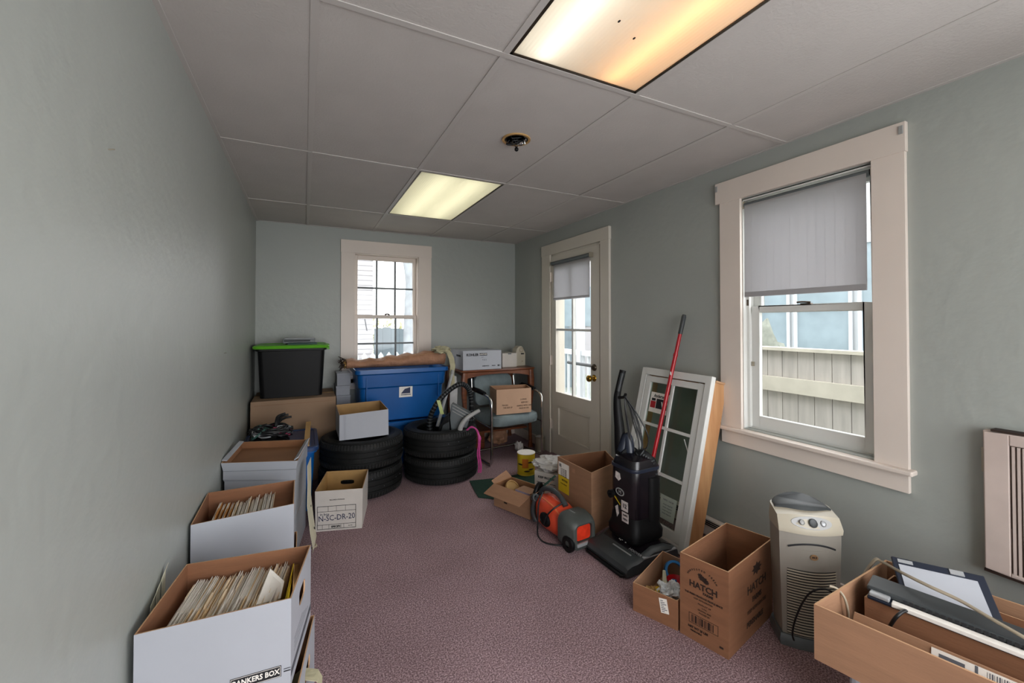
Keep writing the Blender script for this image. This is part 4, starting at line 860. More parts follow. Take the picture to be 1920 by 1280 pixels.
# ---------------------------------------------------------------- things in the right tyre
t = thing('vacuum_hose', 'black corrugated hose arching up out of the right pair of tyres', 'hose', (1.0, 3.65, 0.3))
mb = MB(); hp = [ad(806, 812, 3.62), ad(806, 785, 3.62), ad(818, 758, 3.62), ad(838, 735, 3.66), ad(862, 720, 3.70), ad(878, 728, 3.74), ad(884, 752, 3.76), ad(882, 792, 3.76)]
Q = []; 
mb.tube(hp, 0.021, smooth=8, seg=12)
pts = []
for i in range(len(hp)-1):
    p0 = hp[max(i-1, 0)]; p1 = hp[i]; p2 = hp[i+1]; p3 = hp[min(i+2, len(hp)-1)]
    for k in range(5):
        u = k/5; c = 0.5*((2*p1)+(p2-p0)*u+(2*p0-5*p1+4*p2-p3)*u*u+(3*p1-p0-3*p2+p3)*u**3); d = (0.5*((p2-p0)+2*(2*p0-5*p1+4*p2-p3)*u+3*(3*p1-p0-3*p2+p3)*u*u)).normalized()
        mb.tube([c-d*0.004, c+d*0.004], 0.0235, m=1, seg=12)
mb.build('hose', ['black', 'dgrey'], t, smooth=60)
t = thing('vacuum_canister', 'grey wedge shaped vacuum part standing in the right pair of tyres', 'vacuum part', (1.15, 3.6, 0.4))
def slabv(px, d, th):
    P_ = [ad(u, v, d) for u, v in px]; n = cf.copy(); n.z = 0; n.normalize(); return P_, [p+n*th for p in P_]
mb = MB(); a, b = slabv([(846, 812), (843, 783), (846, 757), (881, 776), (877, 795), (872, 812)], 3.58, 0.10); mb.hexa(a, b); mb.build('body', 'mgrey', t, bevel=0.008)
mb = MB()
for k in range(3): mb.tube([ad(848, 758+6*k, 3.575), ad(880, 776+6*k, 3.575)], 0.003)
mb.build('ribs', 'lgrey', t)
mb = MB(); a, b = slabv([(820, 812), (822, 800), (832, 783), (842, 775), (845, 812)], 3.60, 0.08); mb.hexa(a, b); mb.build('dark_housing', 'black', t, bevel=0.01)
mb = MB(); a, b = slabv([(826, 812), (830, 797), (842, 790), (843, 812)], 3.575, 0.02); mb.hexa(a, b); mb.build('flap', 'dgrey', t, bevel=0.004)
t = thing('curved_tube', 'light grey curved plastic tube leaning out of the right pair of tyres', 'tube', (1.2, 3.6, 0.4))
mb = MB(); mb.tube([ad(862, 812, 3.52), ad(864, 800, 3.52), ad(872, 787, 3.53), ad(885, 777, 3.55), ad(899, 769, 3.58)], [0.021, 0.021, 0.02, 0.017, 0.015], smooth=5, seg=14); mb.build('tube', 'lgrey', t, smooth=60)
t = thing('floor_wand', 'pale straight wand leaning behind the black hose against the blue tote', 'pole', (1.2, 3.8, 0.3))
mb = MB(); mb.tube([ad(820, 800, 3.70), ad(848, 700, 3.98)], [0.016, 0.013], seg=12); mb.build('wand', 'silver', t, smooth=60); mb = MB(); mb.tube([ad(847.5, 702, 3.977), ad(849, 694, 3.99)], 0.016, seg=12); mb.build('end_cap', 'lgrey', t, smooth=60)
mb = MB(); mb.ribbon([ad(822, 750, 3.60), ad(826, 764, 3.59), ad(829, 776, 3.6)], 0.03, 0.004, (1, -0.3, 0)); tag(mb.build('hang_tag', mat('lime_tag', 'b0bc78', 0.5), smooth=30), 'small lime and white tag hanging on the black hose in the right tyres', 'tag')
t = thing('pink_ribbon', 'bright pink ribbon hanging down the right side of the right pair of tyres', 'ribbon', (1.4, 3.55, 0.15))
mb = MB(); g = random.Random(14)
for k in range(6):
    o_ = g.uniform(-3, 3); mb.tube([ad(876+o_*0.6, 806, 3.52), ad(884, 799+k*0.5, 3.50), ad(894+o_*0.5, 806, 3.50), ad(899+o_*0.5, 825, 3.50), ad(897+o_, 850, 3.49), ad(900+o_, 872, 3.48), ad(899+o_*1.1, 886, 3.47)], 0.0036, smooth=5, seg=6)
mb.build('strands', 'pink', t, smooth=60)
mb = MB(); mb.tube([ad(896, 812, 3.495), ad(899, 822, 3.495), ad(897, 832, 3.495)], [0.006, 0.016, 0.006], smooth=4); mb.build('knot', 'pink', t, smooth=60)

# ================================================================ BACK RIGHT: TABLE, CHAIR
tz = 0.853
t = thing('wooden_table', 'brown wooden table with curved apron in the back right corner', 'table', (1.83, 4.2, 0))
mb = MB(); mb.loft([rrect(1.81, 4.225, 0.41, 0.285, 0.03, tz-0.022), rrect(1.81, 4.225, 0.42, 0.295, 0.03, tz-0.012), rrect(1.81, 4.225, 0.415, 0.29, 0.03, tz)]); mb.build('table_top', 'wood', t, smooth=30)
def apron(mb, x0, x1, y0, y1, ax_):
    n = 16; lo, hi = [], []
    for i in range(n+1):
        f = i/n; d = 0.07-0.045*math.sin(PI*min(1, max(0, (f-0.02)/0.96)))**0.6
        x, y = x0+(x1-x0)*f, y0+(y1-y0)*f; lo.append((x, y, tz-0.022-d)); hi.append((x, y, tz-0.022))
    o = (0, 0.018, 0) if ax_ == 'x' else (0.018, 0, 0)
    for i in range(n):
        a, b, c, d = lo[i], lo[i+1], hi[i+1], hi[i]; e = [tuple(p[k]+o[k] for k in range(3)) for p in (a, b, c, d)]; mb.hexa([a, b, c, d], e)
mb = MB(); apron(mb, 1.43, 2.19, 3.955, 3.955, 'x'); apron(mb, 1.43, 2.19, 4.48, 4.48, 'x'); apron(mb, 1.43, 1.43, 3.97, 4.48, 'y'); apron(mb, 2.175, 2.175, 3.97, 4.48, 'y'); mb.build('apron', 'wood', t)
for x, y in ((1.435, 3.97), (2.185, 3.97), (1.435, 4.48), (2.185, 4.48)):
    sx = -1 if x < 1.8 else 1; mb = MB(); sec = [(0.0, 0.022, 0), (0.06, 0.016, 0), (0.25, 0.014, -0.006), (0.45, 0.018, -0.004), (0.62, 0.027, 0.008), (0.74, 0.03, 0.006), (tz-0.023, 0.026, 0)]
    mb.loft([rrect(x+sx*dx, y, h, h, h*0.4, z, 3) for z, h, dx in sec]); mb.build('leg', 'wood', t, smooth=40)
mb = MB(); mb.box(1.46, 2.16, 4.0, 4.46, 0.20, 0.218); mb.build('lower_shelf', 'wood', t)
def carton(name, lab, cat, B, h, m, par=None, mats=None, bev=0.002):
    t = thing(name, lab, cat, tuple(quad_c(B))); mb = MB(); mb.hexa(B, [Vector(p)+Vector((0, 0, h)) for p in B]); mb.build('box_shell', m, t, bevel=bev); return t
# fixture maker's box
FL, FR_ = az(868, 690, tz+0.001), az(940, 685, tz+0.001); y0 = 3.965; FL = Vector((ay(868, 690, y0).x, y0, tz+0.001)); FR_ = Vector((ay(940, 685, y0).x, y0, tz+0.001))
B = [FL, FR_, FR_+Vector((0.0, 0.40, 0)), FL+Vector((0, 0.40, 0))]
t = carton('carton', 'long white carton with black maker lettering, largest on the wooden table', 'box', B, 0.195, 'wcard')
X = face_frame(FL, FR_, FL+Vector((0, 0, 0.19))); wd = (FR_-FL).length
mb = MB(); mb.text('KOHLER', 0.034, X @ Matrix.Translation((wd*0.24, 0.152, 0.0005)), bold=0.0016)
mb.text('9 32 2', 0.018, X @ Matrix.Translation((wd*0.55, 0.098, 0.0005))); mb.text('K-7', 0.014, X @ Matrix.Translation((wd*0.50, 0.125, 0.0005)))
mb.text('GREENWICH', 0.013, X @ Matrix.Translation((wd*0.58, 0.036, 0.0005)), bold=0.0006); mb.text('WHITE', 0.013, X @ Matrix.Translation((wd*0.79, 0.036, 0.0005)), bold=0.0006)
mb.build('maker_lettering', 'ink', t)
mb = MB(); mb.T = X; mb.box(wd*0.42, wd*0.62, 0.143, 0.168, 0, 0.0006); mb.box(wd*0.90, wd*0.935, 0.028, 0.046, 0, 0.0006); mb.box(wd*0.95, wd*0.965, 0.028, 0.046, 0, 0.0006); mb.build('black_panel', 'ink', t)
mb = MB(); mb.text('LAVATORY', 0.016, X @ Matrix.Translation((wd*0.52, 0.1555, 0.0009)), bold=0.0004); mb.build('panel_lettering', 'paper', t)
mb = MB(); mb.T = face_frame(FL+Vector((0, 0.40, 0)), FL, FL+Vector((0, 0.40, 0.19)), 0.0005); mb.box(0.20, 0.33, 0.13, 0.15, 0, 0.0006); mb.box(0.15, 0.16, 0.04, 0.13, 0, 0.0006); mb.build('side_print', 'ink', t)
a = ay(942, 680, 4.06); b = ay(969, 680, 4.06)
t = carton('carton', 'plain beige carton between the lettered white carton and the carved wooden house', 'box', [(a.x, 4.06, tz+0.001), (b.x, 4.06, tz+0.001), (b.x, 4.30, tz+0.001), (a.x, 4.30, tz+0.001)], 0.150, 'wcard2')
mb = MB(); mb.box((a.x+b.x)/2-0.02, (a.x+b.x)/2+0.02, 4.0592, 4.061, tz+0.138, tz+0.15); mb.build('tape', 'greyi', t)
a = ay(966.5, 680, 4.12); b = ay(985, 680, 4.12)
t = thing('carved_ornament', 'cream ornament shaped like a small house with rounded top on the right end of the table', 'ornament', ((a.x+b.x)/2, 4.15, tz)); t['label'] = 'cream ornament like a small house, on the right end of the table'
a.x = b.x-0.115
mb = MB(); ol = [(a.x, tz+0.001), (b.x, tz+0.001), (b.x, tz+0.14), (b.x-0.02, tz+0.18), (b.x-0.035, tz+0.21), (b.x-0.055, tz+0.222), (b.x-0.08, tz+0.215), (a.x+0.01, tz+0.19), (a.x, tz+0.15)]
mb.hexa([(p[0], 4.12, p[1]) for p in ol], [(p[0], 4.22, p[1]) for p in ol]); mb.build('body', 'beigel', t, bevel=0.004)
mb = MB(); cx_ = (a.x+b.x)/2; mb.box(cx_+0.002, cx_+0.04, 4.117, 4.121, tz+0.128, tz+0.142); mb.build('slot', 'ink', t)
mb = MB(); mb.lathe([(0.022, 0), (0.026, 0.003), (0.018, 0.006), (0.02, 0.0)], (cx_+0.005, 4.121, tz+0.178), 16, X=Matrix.Rotation(R(90), 4, 'X')); mb.box(cx_+0.012, cx_+0.028, 4.117, 4.121, tz+0.045, tz+0.06); mb.build('carved_detail', 'gcord', t)
# waiting-room chair
ch = thing('chrome_chair', 'grey padded chair with chrome tube frame pushed against the wooden table', 'chair', (1.845, 3.60, 0), rz=R(7))
def cbuild(mb, nm, m, **k): return mb.build(nm, m, ch, world=False, **k)
mb = MB()
mb.loft([rrect(0, 0.24, hx, hy, 0.09, z, 6) for hx, hy, z in ((0.235, 0.225, 0.345), (0.262, 0.25, 0.36), (0.268, 0.257, 0.40), (0.262, 0.252, 0.435), (0.235, 0.225, 0.452), (0.15, 0.14, 0.458))]); cbuild(mb, 'seat', 'fabric', smooth=50)
mb = MB(); P_ = []
for hx, hz, y in ((0.20, 0.13, 0.0), (0.225, 0.152, 0.012), (0.23, 0.157, 0.035), (0.222, 0.15, 0.06), (0.18, 0.11, 0.072)):
    P_.append([(x, 0.455+y+0.12*((z_-0.62)/0.3)*0.3-0.05*(1-(x/0.25)**2)*0+0.06*(x/0.25)**2*-0.5, z_) for x, z_, _ in rrect(0, 0.635, hx, hz, 0.07, 0, 6)])
mb.loft(P_); cbuild(mb, 'backrest', 'fabric', smooth=50)
for s_ in (-1, 1):
    x = s_*0.292; mb = MB()
    mb.tube([(x, 0.46, 0.014), (x, 0.20, 0.013), (x, 0.06, 0.013), (x, 0.012, 0.03), (x, 0.0, 0.09), (x, 0.0, 0.30), (x, 0.0, 0.50), (x, 0.006, 0.575), (x, 0.035, 0.622), (x, 0.10, 0.642), (x, 0.30, 0.655), (x, 0.40, 0.665)], 0.0125, smooth=5, seg=12); cbuild(mb, 'side_frame', 'chrome', smooth=60)
    mb = MB(); mb.tube([(x, 0.13, 0.655), (x, 0.25, 0.667), (x, 0.36, 0.674)], [0.018, 0.023, 0.018], smooth=5, seg=12); cbuild(mb, 'arm_pad', 'black', smooth=60)
    mb = MB(); mb.tube([(s_*0.255, 0.47, 0.76), (s_*0.262, 0.44, 0.55), (s_*0.268, 0.42, 0.43), (s_*0.275, 0.36, 0.375), (s_*0.285, 0.10, 0.355), (s_*0.29, 0.015, 0.35)], 0.009, smooth=5, seg=10); cbuild(mb, 'seat_rail', 'chrome', smooth=60)
mb = MB(); mb.tube([(-0.292, 0.46, 0.014), (0.292, 0.46, 0.014)], 0.0125, seg=12); cbuild(mb, 'floor_bar', 'chrome', smooth=60)
mb = MB(); mb.tube([(-0.28, 0.36, 0.372), (0.28, 0.36, 0.372)], 0.009, seg=12); cbuild(mb, 'under_bar', 'chrome', smooth=60)
# carton on the chair
z0 = 0.462
B0, B1 = az(931, 778, z0), az(996, 772, z0); bk = az(913, 723, z0+0.235)-az(931, 735, z0+0.235); bk = Vector((bk.x*0.7, bk.y*0.7, 0))
B = [B0, B1, B1+bk*0.8+Vector((0.02, 0, 0)), B0+bk]
t = thing('cardboard_box', 'open cardboard box with printed lines standing on the chair seat', 'box', tuple(quad_c(B)))
T_ = [p+Vector((0, 0, 0.235)) for p in B]; M['cardl'] = mat('light_cardboard', 'b8957a', 0.8, var=0.06, scale=6)
open_box(B, T_, ('cardl', 'card', 'carde'), t=0.005, parent=t)
X = face_frame(B[0], B[1], T_[0], 0.001); wd = (B[1]-B[0]).length; mb = MB()
for k, (x0, x1, y) in enumerate(((0.62, 0.92, 0.13), (0.66, 0.95, 0.10), (0.62, 0.97, 0.07), (0.10, 0.38, 0.085), (0.08, 0.55, 0.06), (0.60, 0.97, 0.045))):
    mb.text(['2 4 PACK', 'KEEP DRY', 'HANDLE WITH CARE', 'FRAGILE', 'THIS SIDE UP', 'MADE IN USA'][k], 0.021, X @ Matrix.Translation(((x0+x1)/2*wd, y, 0)) @ Matrix.Diagonal((0.8, 1, 1, 1)))
mb.build('printed_lines', 'bink', t)
# under the table
t = thing('stacked_drawer', 'dark red brown wooden drawer unit under the left side of the table', 'drawers', (1.62, 4.2, 0.0))
mb = MB(); mb.box(1.475, 1.72, 4.13, 4.44, 0.001, 0.195); mb.build('carcass', 'wood', t, bevel=0.003)
for z in (0.015, 0.075, 0.135): mb = MB(); mb.box(1.485, 1.71, 4.115, 4.1295, z, z+0.050); mb.build('drawer', 'wood', t, bevel=0.003)
t = thing('brown_paper_bag', 'crumpled brown paper bag on the floor under the chair', 'bag', (1.95, 4.1, 0))
mb = MB(); mb.ell((1.93, 4.24, 0.075), (0.11, 0.09, 0.085), jit=0.45, sd=3, seg=14, rg=9); mb.build('bag', 'kraft', t)
t = thing('plastic_bag', 'small pale crumpled plastic bag on the floor by the shiny can', 'bag', (2.06, 3.95, 0))
mb = MB(); mb.ell((2.0, 3.88, 0.045), (0.045, 0.045, 0.05), jit=0.45, sd=8, seg=14, rg=9); mb.build('bag', 'bagw', t)
def can(nm, lab, c, r, h, mb_, ml, fill=None, hand=True):
    t = thing(nm, lab, 'can', (c[0], c[1], 0)); m = MB(); m.lathe([(r*0.02, 0.001), (r*0.97, 0.001), (r*1.02, 0.006), (r*0.98, 0.012), (r*0.98, h-0.008), (r*1.03, h-0.004), (r*1.03, h), (r*0.88, h), (r*0.86, h-0.012), (r*0.02, h-0.012)], (c[0], c[1], 0), 36); m.build('can_body', mb_, t, smooth=40)
    m = MB(); m.lathe([(r*0.995, 0.018), (r*0.995, h-0.018), (r*0.97, h-0.018), (r*0.97, 0.018)], (c[0], c[1], 0), 36, closed=True); m.build('label', ml, t, smooth=40); return t, m
t, _ = can('metal_can', 'shiny open metal can on the carpet beside the door', (2.205, 3.80), 0.052, 0.150, 'steel', 'steel')
mb = MB(); mb.lathe([(0.046, 0.1385), (0.046, 0.1465), (0.001, 0.1465), (0.001, 0.1385)], (2.205, 3.80, 0), 30); mb.build('paper_lining', 'bagw', t, smooth=40)
yc = az(985, 893, 0); yc = (yc.x+0.04, yc.y+0.06)
t, _ = can('paint_can', 'yellow and orange labelled can with white lid on the carpet behind the flapped box', yc, 0.078, 0.185, 'yellow', 'yellow'); t['label'] = 'yellow and orange labelled can with white lid, behind the box with flaps'
mb = MB(); mb.lathe([(0.080, 0.186), (0.080, 0.190), (0.001, 0.190), (0.001, 0.186)], (yc[0], yc[1], 0), 30); mb.build('lid', 'paper', t, smooth=40)
mb = MB(); Pn = []
dv = -Vector((yc[0], yc[1], 0)).normalized(); a0 = math.atan2(dv.y, dv.x)
for f0, f1, z0_, z1_ in ((-0.45, 0.25, 0.07, 0.15),):
    lo = [(yc[0]+0.0795*math.cos(a0+f0+(f1-f0)*k/8), yc[1]+0.0795*math.sin(a0+f0+(f1-f0)*k/8)) for k in range(9)]
    for k in range(8): mb.hexa([(lo[k][0], lo[k][1], z0_+0.02*k/8), (lo[k+1][0], lo[k+1][1], z0_+0.02*(k+1)/8), (lo[k+1][0], lo[k+1][1], z1_), (lo[k][0], lo[k][1], z1_)], [(yc[0]+(p[0]-yc[0])*0.97, yc[1]+(p[1]-yc[1])*0.97, z) for p, z in ((lo[k], z0_), (lo[k+1], z0_), (lo[k+1], z1_), (lo[k], z1_))])
mb.build('orange_patch', mat('orange_print', 'c9701c', 0.5), t)
mb = MB()
for q_, (a1, z1_) in enumerate(((0.5, 0.12), (-0.7, 0.1), (0.1, 0.045), (0.6, 0.06))): mb.ell((yc[0]+0.0772*math.cos(a0+a1), yc[1]+0.0772*math.sin(a0+a1), z1_), (0.004, 0.026, 0.007), X=Matrix.Rotation(a0+a1, 4, 'Z'), seg=8, rg=6)
mb.build('dark_print', 'bink', t)

# ================================================================ RIGHT SIDE, MIDDLE
# green mat
t = thing('green_mat', 'dark green mat lying flat on the carpet under the box with flaps', 'mat', (1.4, 3.0, 0))
P_ = [az(880, 902, 0), az(890, 922, 0), az(897, 933, 0), az(930, 940, 0)+Vector((0.05, 0, 0)), az(1010, 905, 0)+Vector((0.05, 0, 0)), az(1000, 884, 0), az(940, 896, 0)]
mb = MB(); mb.hexa([V3(p, 0.0005) for p in P_], [V3(p, 0.006) for p in P_]); mb.build('mat', 'matg', t, bevel=0.002)
# box with flaps
q = [(1.240, 2.800), (1.365, 2.485), (1.535, 2.575), (1.415, 2.870)]
t = thing('cardboard_box', 'low cardboard box with its front flap folded out, holding odds and ends', 'box', (1.39, 2.68, 0.007))
fz = 0.162; Bf = [V3(p, 0.007) for p in q]; Tf = [V3(p, fz) for p in q]
open_box(Bf, Tf, ('card', 'cardi', 'carde'), t=0.004, parent=t)
a, b = Tf[0], Tf[1]; outd = Vector((-0.35, -0.14, 0)).normalized()
c_, d_ = az(973, 951, fz-0.075), az(907, 925, fz-0.075)
mb = MB(); mb.hexa([a, b, c_, d_], [p+Vector((0, 0, 0.004)) for p in (a, b, c_, d_)]); mb.build('front_flap', 'card', t)
a, b = Tf[1], Tf[2]; e1 = Vector((0.04, -0.03, 0.03))
mb = MB(); mb.hexa([a, b, b+e1+Vector((0.02, 0.01, 0.01)), a+e1], [p+Vector((0, 0, 0.004)) for p in (a, b, b+e1+Vector((0.02, 0.01, 0.01)), a+e1)]); mb.build('side_flap', 'card', t)
a, b = Tf[3], Tf[0]; e1 = Vector((-0.015, 0.01, 0.02))
mb = MB(); mb.hexa([a, b, b+e1, a+e1*2.2], [p+Vector((0, 0, 0.004)) for p in (a, b, b+e1, a+e1*2.2)]); mb.build('left_flap', 'card', t)
mb = MB(); X = face_frame(Bf[0], Bf[1], Tf[0], 0.001); mb.T = X; mb.box(0.10, 0.13, 0.045, 0.075, 0, 0.0006); mb.build('tape_mark', 'bink', t)
c = (Tf[0]+Tf[3])/2*0.70+(Tf[1]+Tf[2])/2*0.30
t = thing('wooden_ring', 'round wooden hoop standing in the left end of the box with flaps', 'hoop', (c.x, c.y, 0.02))
mb = MB(); X = Matrix.Rotation(R(28), 4, 'Z') @ Matrix.Rotation(R(52), 4, 'X'); mb.lathe([(0.060, -0.008), (0.067, -0.008), (0.067, 0.008), (0.060, 0.008)], (c.x+0.0, c.y-0.005, 0.122), 36, X=X, closed=True); mb.build('hoop', 'oak', t, smooth=40)
mb = MB(); mb.lathe([(0.001, -0.002), (0.058, -0.002), (0.058, 0.002), (0.001, 0.002)], (c.x, c.y-0.005, 0.122), 30, X=X); mb.build('panel', 'oak', t, smooth=40)
c = (Tf[0]+Tf[3])/2*0.30+(Tf[1]+Tf[2])/2*0.70; u_ = (Tf[1]-Tf[0]).normalized(); v_ = Vector((-u_.y, u_.x, 0))
t = thing('small_carton', 'small printed purple and white carton inside the box with flaps', 'box', (c.x, c.y, 0.08))
X = Matrix(((u_.x, v_.x, 0, c.x), (u_.y, v_.y, 0, c.y), (0, 0, 1, 0), (0, 0, 0, 1)))
mb = MB(); mb.T = X; mb.box(-0.075, 0.06, -0.035, 0.055, 0.0125, 0.148); mb.build('box_shell', 'card', t, bevel=0.002)
mb = MB(); mb.T = X; mb.box(-0.074, 0.059, -0.0365, -0.0355, 0.095, 0.147); lb = mb.build('label', mat('lilac_label', 'a8a0b8', 0.5, var=0.2, scale=40), t)
mb = MB(); mb.text('ASSORTED', 0.022, X @ Matrix.Translation((-0.01, -0.0369, 0.124)) @ Matrix.Rotation(R(90), 4, 'X')); mb.build('label_print', 'bink', lb)
t = thing('black_nozzle', 'black hose end with coil resting on the right side of the box with flaps', 'nozzle', (1.52, 2.52, 0.15))
mb = MB(); c = ad(1004, 918, 2.86)
mb.tube([c+Vector((-0.03, -0.02, -0.055)), c+Vector((0.0, -0.015, 0.012)), c+Vector((0.03, 0.0, 0.035)), c+Vector((0.05, 0.01, 0.01)), c+Vector((0.035, 0.015, -0.055))], 0.016, smooth=5, seg=10); mb.build('hose_loop', 'black', t, smooth=60)
mb = MB(); mb.lathe([(0.012, 0), (0.024, 0), (0.024, 0.03), (0.012, 0.03)], ad(1001, 932, 2.78), 18, X=Matrix.Rotation(R(70), 4, 'X'), closed=True); mb.build('collar', 'dgrey', t, smooth=40)
t = thing('green_stake', 'thin dark green stake pointing up to the tall cardboard box', 'stake', (1.55, 2.6, 0.15))
mb = MB(); mb.tube([ad(994, 932, 2.84), ad(1041, 892, 2.95)], 0.0065, seg=8); mb.build('stake', 'matg', t)
# white carton with plastic on top
q = [(1.585, 2.815), (1.70, 2.62), (1.93, 2.72), (1.83, 2.99)]
t = thing('white_carton', 'white printed carton between the box with flaps and the tall cardboard box', 'box', (1.76, 2.8, 0))
Bq = [V3(p, 0.001) for p in q]; mb = MB(); mb.hexa(Bq, [V3(p, 0.20) for p in q]); mb.build('box_shell', 'wcard2', t, bevel=0.003)
X = face_frame(Bq[0], Bq[1], V3(q[0], 0.20), 0.0006); mb = MB(); mb.text('KEEP FROZEN', 0.022, X @ Matrix.Translation((0.10, 0.16, 0)), bold=0.0008); mb.T = X; mb.box(0.02, 0.18, 0.12, 0.124, 0, 0.0005); mb.box(0.02, 0.14, 0.10, 0.104, 0, 0.0005); mb.box(0.14, 0.20, 0.06, 0.08, 0, 0.0005); mb.build('side_print', 'ink', t)
t = thing('white_plastic_bag', 'crumpled white plastic bag lying on top of the white printed carton', 'bag', (1.76, 2.8, 0.2))
mb = MB(); mb.ell((1.755, 2.80, 0.240), (0.15, 0.135, 0.045), jit=0.35, sd=5, seg=36, rg=20, X=Matrix.Rotation(R(-50), 4, 'Z')); mb.build('bag', 'bagw', t, smooth=20)
# tall cardboard box
q = [(1.600, 2.510), (1.612, 2.140), (1.895, 2.232), (1.99, 2.47)]
t = thing('cardboard_box', 'tall open cardboard box with white and yellow label, behind the upright vacuum', 'box', (1.76, 2.33, 0))
Bq = [V3(p, 0) for p in q]; Tq = [V3(p, 0.392) for p in q]; open_box(Bq, Tq, ('card', 'cardd', 'carde'), t=0.006, parent=t)
X = face_frame(Bq[0], Bq[1], Tq[0], 0.0006)
mb = MB(); mb.T = X; mb.box(0.012, 0.135, 0.275, 0.365, 0, 0.0005); l1 = mb.build('white_label', 'paper', t)
mb = MB(); mb.T = X; mb.box(0.012, 0.135, 0.165, 0.272, 0, 0.0005); l2 = mb.build('yellow_label', 'yellow', t)
mb = MB(); mb.text('02', 0.026, X @ Matrix.Translation((0.035, 0.342, 0.0008)), bold=0.001)
for k in range(5): mb.text('LOT 4471 8820', 0.0105, X @ Matrix.Translation((0.075, 0.322-0.011*k, 0.0008)))
mb.build('label_print', 'ink', l1)
mb = MB(); mb.text('NOTICE', 0.018, X @ Matrix.Translation((0.085, 0.248, 0.0008)), bold=0.0006); mb.text('STORE UPRIGHT', 0.010, X @ Matrix.Translation((0.075, 0.222, 0.0008))); mb.build('label_print', 'bink', l2)
mb = MB(); mb.T = X; mb.box(0.165, 0.20, 0.335, 0.362, 0, 0.0005); mb.build('red_stamp', 'kraft', t)
# ---------------------------------------------------------------- orange vacuum lying down
t = thing('orange_vacuum', 'orange and dark grey vacuum cleaner lying on its side on the carpet', 'vacuum cleaner', (1.47, 2.22, 0))
A_, B_ = Vector((1.436, 2.392, 0.109)), Vector((1.470, 2.060, 0.109)); dz_ = (B_-A_).normalized(); sd_ = Vector((dz_.y, -dz_.x, 0)); LN = (B_-A_).length
XV = Matrix((( dz_.x, sd_.x, 0, A_.x), (dz_.y, sd_.y, 0, A_.y), (0, 0, 1, A_.z), (0, 0, 0, 1))) @ Matrix.Diagonal((0.94, 0.94, 0.94, 1))  # local x along body, +y = towards camera-left (-x side), z up
def xring(x, hy, hz, r, cy=0, cz=0, n=5): return [(x, p[0], p[1]) for p in rrect(cy, cz, hy, hz, r, 0, n)]
mb = MB(); mb.T = XV
mb.loft([xring(-0.055, 0.03, 0.05, 0.028), xring(-0.04, 0.06, 0.085, 0.05), xring(0.0, 0.083, 0.104, 0.075), xring(0.08, 0.095, 0.112, 0.085), xring(0.17, 0.095, 0.105, 0.085, 0, -0.006), xring(0.235, 0.085, 0.092, 0.07, 0, -0.014), xring(0.25, 0.07, 0.08, 0.06, 0, -0.018)]); mb.build('orange_shell', 'orange', t, smooth=50)
mb = MB(); mb.T = XV
pts = [(-0.05, 0.0, -0.06), (-0.075, 0.0, 0.02), (-0.055, 0.0, 0.10), (0.0, 0.0, 0.138), (0.08, 0.0, 0.150), (0.16, 0.0, 0.132), (0.215, 0.0, 0.092)]
mb.tube(pts, [0.016, 0.018, 0.018, 0.017, 0.017, 0.017, 0.02], smooth=5, seg=12); mb.build('handle', 'dgrey', t, smooth=60)
mb = MB(); mb.T = XV; mb.tube([(-0.04, 0.06, -0.085), (-0.055, 0.075, -0.03), (-0.045, 0.075, 0.04), (-0.02, 0.06, 0.09)], [0.022, 0.018, 0.014, 0.012], smooth=5, seg=10); mb.build('rear_guard', 'dgrey', t, smooth=60)
mb = MB(); mb.T = XV; sg = 1 if (XV.to_3x3() @ Vector((0, 1, 0))).x < 0 else -1
mb.loft([[(0.115+ (0.055-d)*math.cos(2*PI*k/28), sg*(0.075+h), -0.01+(0.045-d)*math.sin(2*PI*k/28)) for k in range(28)] for d, h in ((0, 0), (0, 0.025), (0.008, 0.034), (0.022, 0.038), (0.024, 0.034))]); mb.build('side_cap', 'black', t, smooth=40)
mb = MB(); mb.T = XV; mb.tube([(0.0, sg*0.05, 0.092), (0.08, sg*0.06, 0.095), (0.16, sg*0.062, 0.083), (0.225, sg*0.062, 0.055)], 0.006, smooth=4); mb.build('trim_stripe', mat('pale_orange_trim', 'e0764a', 0.4), t, smooth=60)
mb = MB(); mb.T = XV   # grey head
mb.loft([xring(0.240, 0.078, 0.078, 0.05, 0, -0.004), xring(0.256, 0.102, 0.100, 0.05, 0, -0.008), xring(0.30, 0.106, 0.104, 0.05, 0, -0.008), xring(0.365, 0.102, 0.096, 0.05, 0, -0.012), xring(0.395, 0.088, 0.082, 0.04, 0, -0.018), xring(0.400, 0.074, 0.066, 0.025, 0, -0.012), xring(0.396, 0.062, 0.050, 0.018, 0, -0.006), xring(0.370, 0.060, 0.048, 0.018, 0, -0.006)]); mb.build('head', mat('warm_grey_plastic', '454946', 0.5, var=0.15, scale=12), t, smooth=40)
mb = MB(); mb.T = XV; mb.loft([xring(0.370, 0.0595, 0.0475, 0.016, 0, -0.006), xring(0.385, 0.056, 0.044, 0.016, 0, -0.006)]); mb.build('red_window', 'redc', t, smooth=40)
mb = MB(); mb.T = XV; mb.box(0.385, 0.408, -0.066, 0.066, -0.078, -0.058); mb.build('silver_strip', 'silver', t, bevel=0.003)
mb = MB(); mb.text('EUREKA', 0.016, XV @ Matrix.Translation((0.30, sg*0.02, 0.0965)) @ Matrix.Rotation(R(0 if sg > 0 else 180), 4, 'Z')); mb.build('brand_lettering', 'silver', t)
mb = MB(); mb.T = XV; mb.lathe([(0.02, -0.012), (0.048, -0.012), (0.05, 0), (0.048, 0.012), (0.02, 0.012)], (0.355, sg*0.095, -0.065), 24, X=Matrix.Rotation(R(90), 4, 'X'), closed=True); mb.build('wheel', 'black', t, smooth=40)
mb = MB()
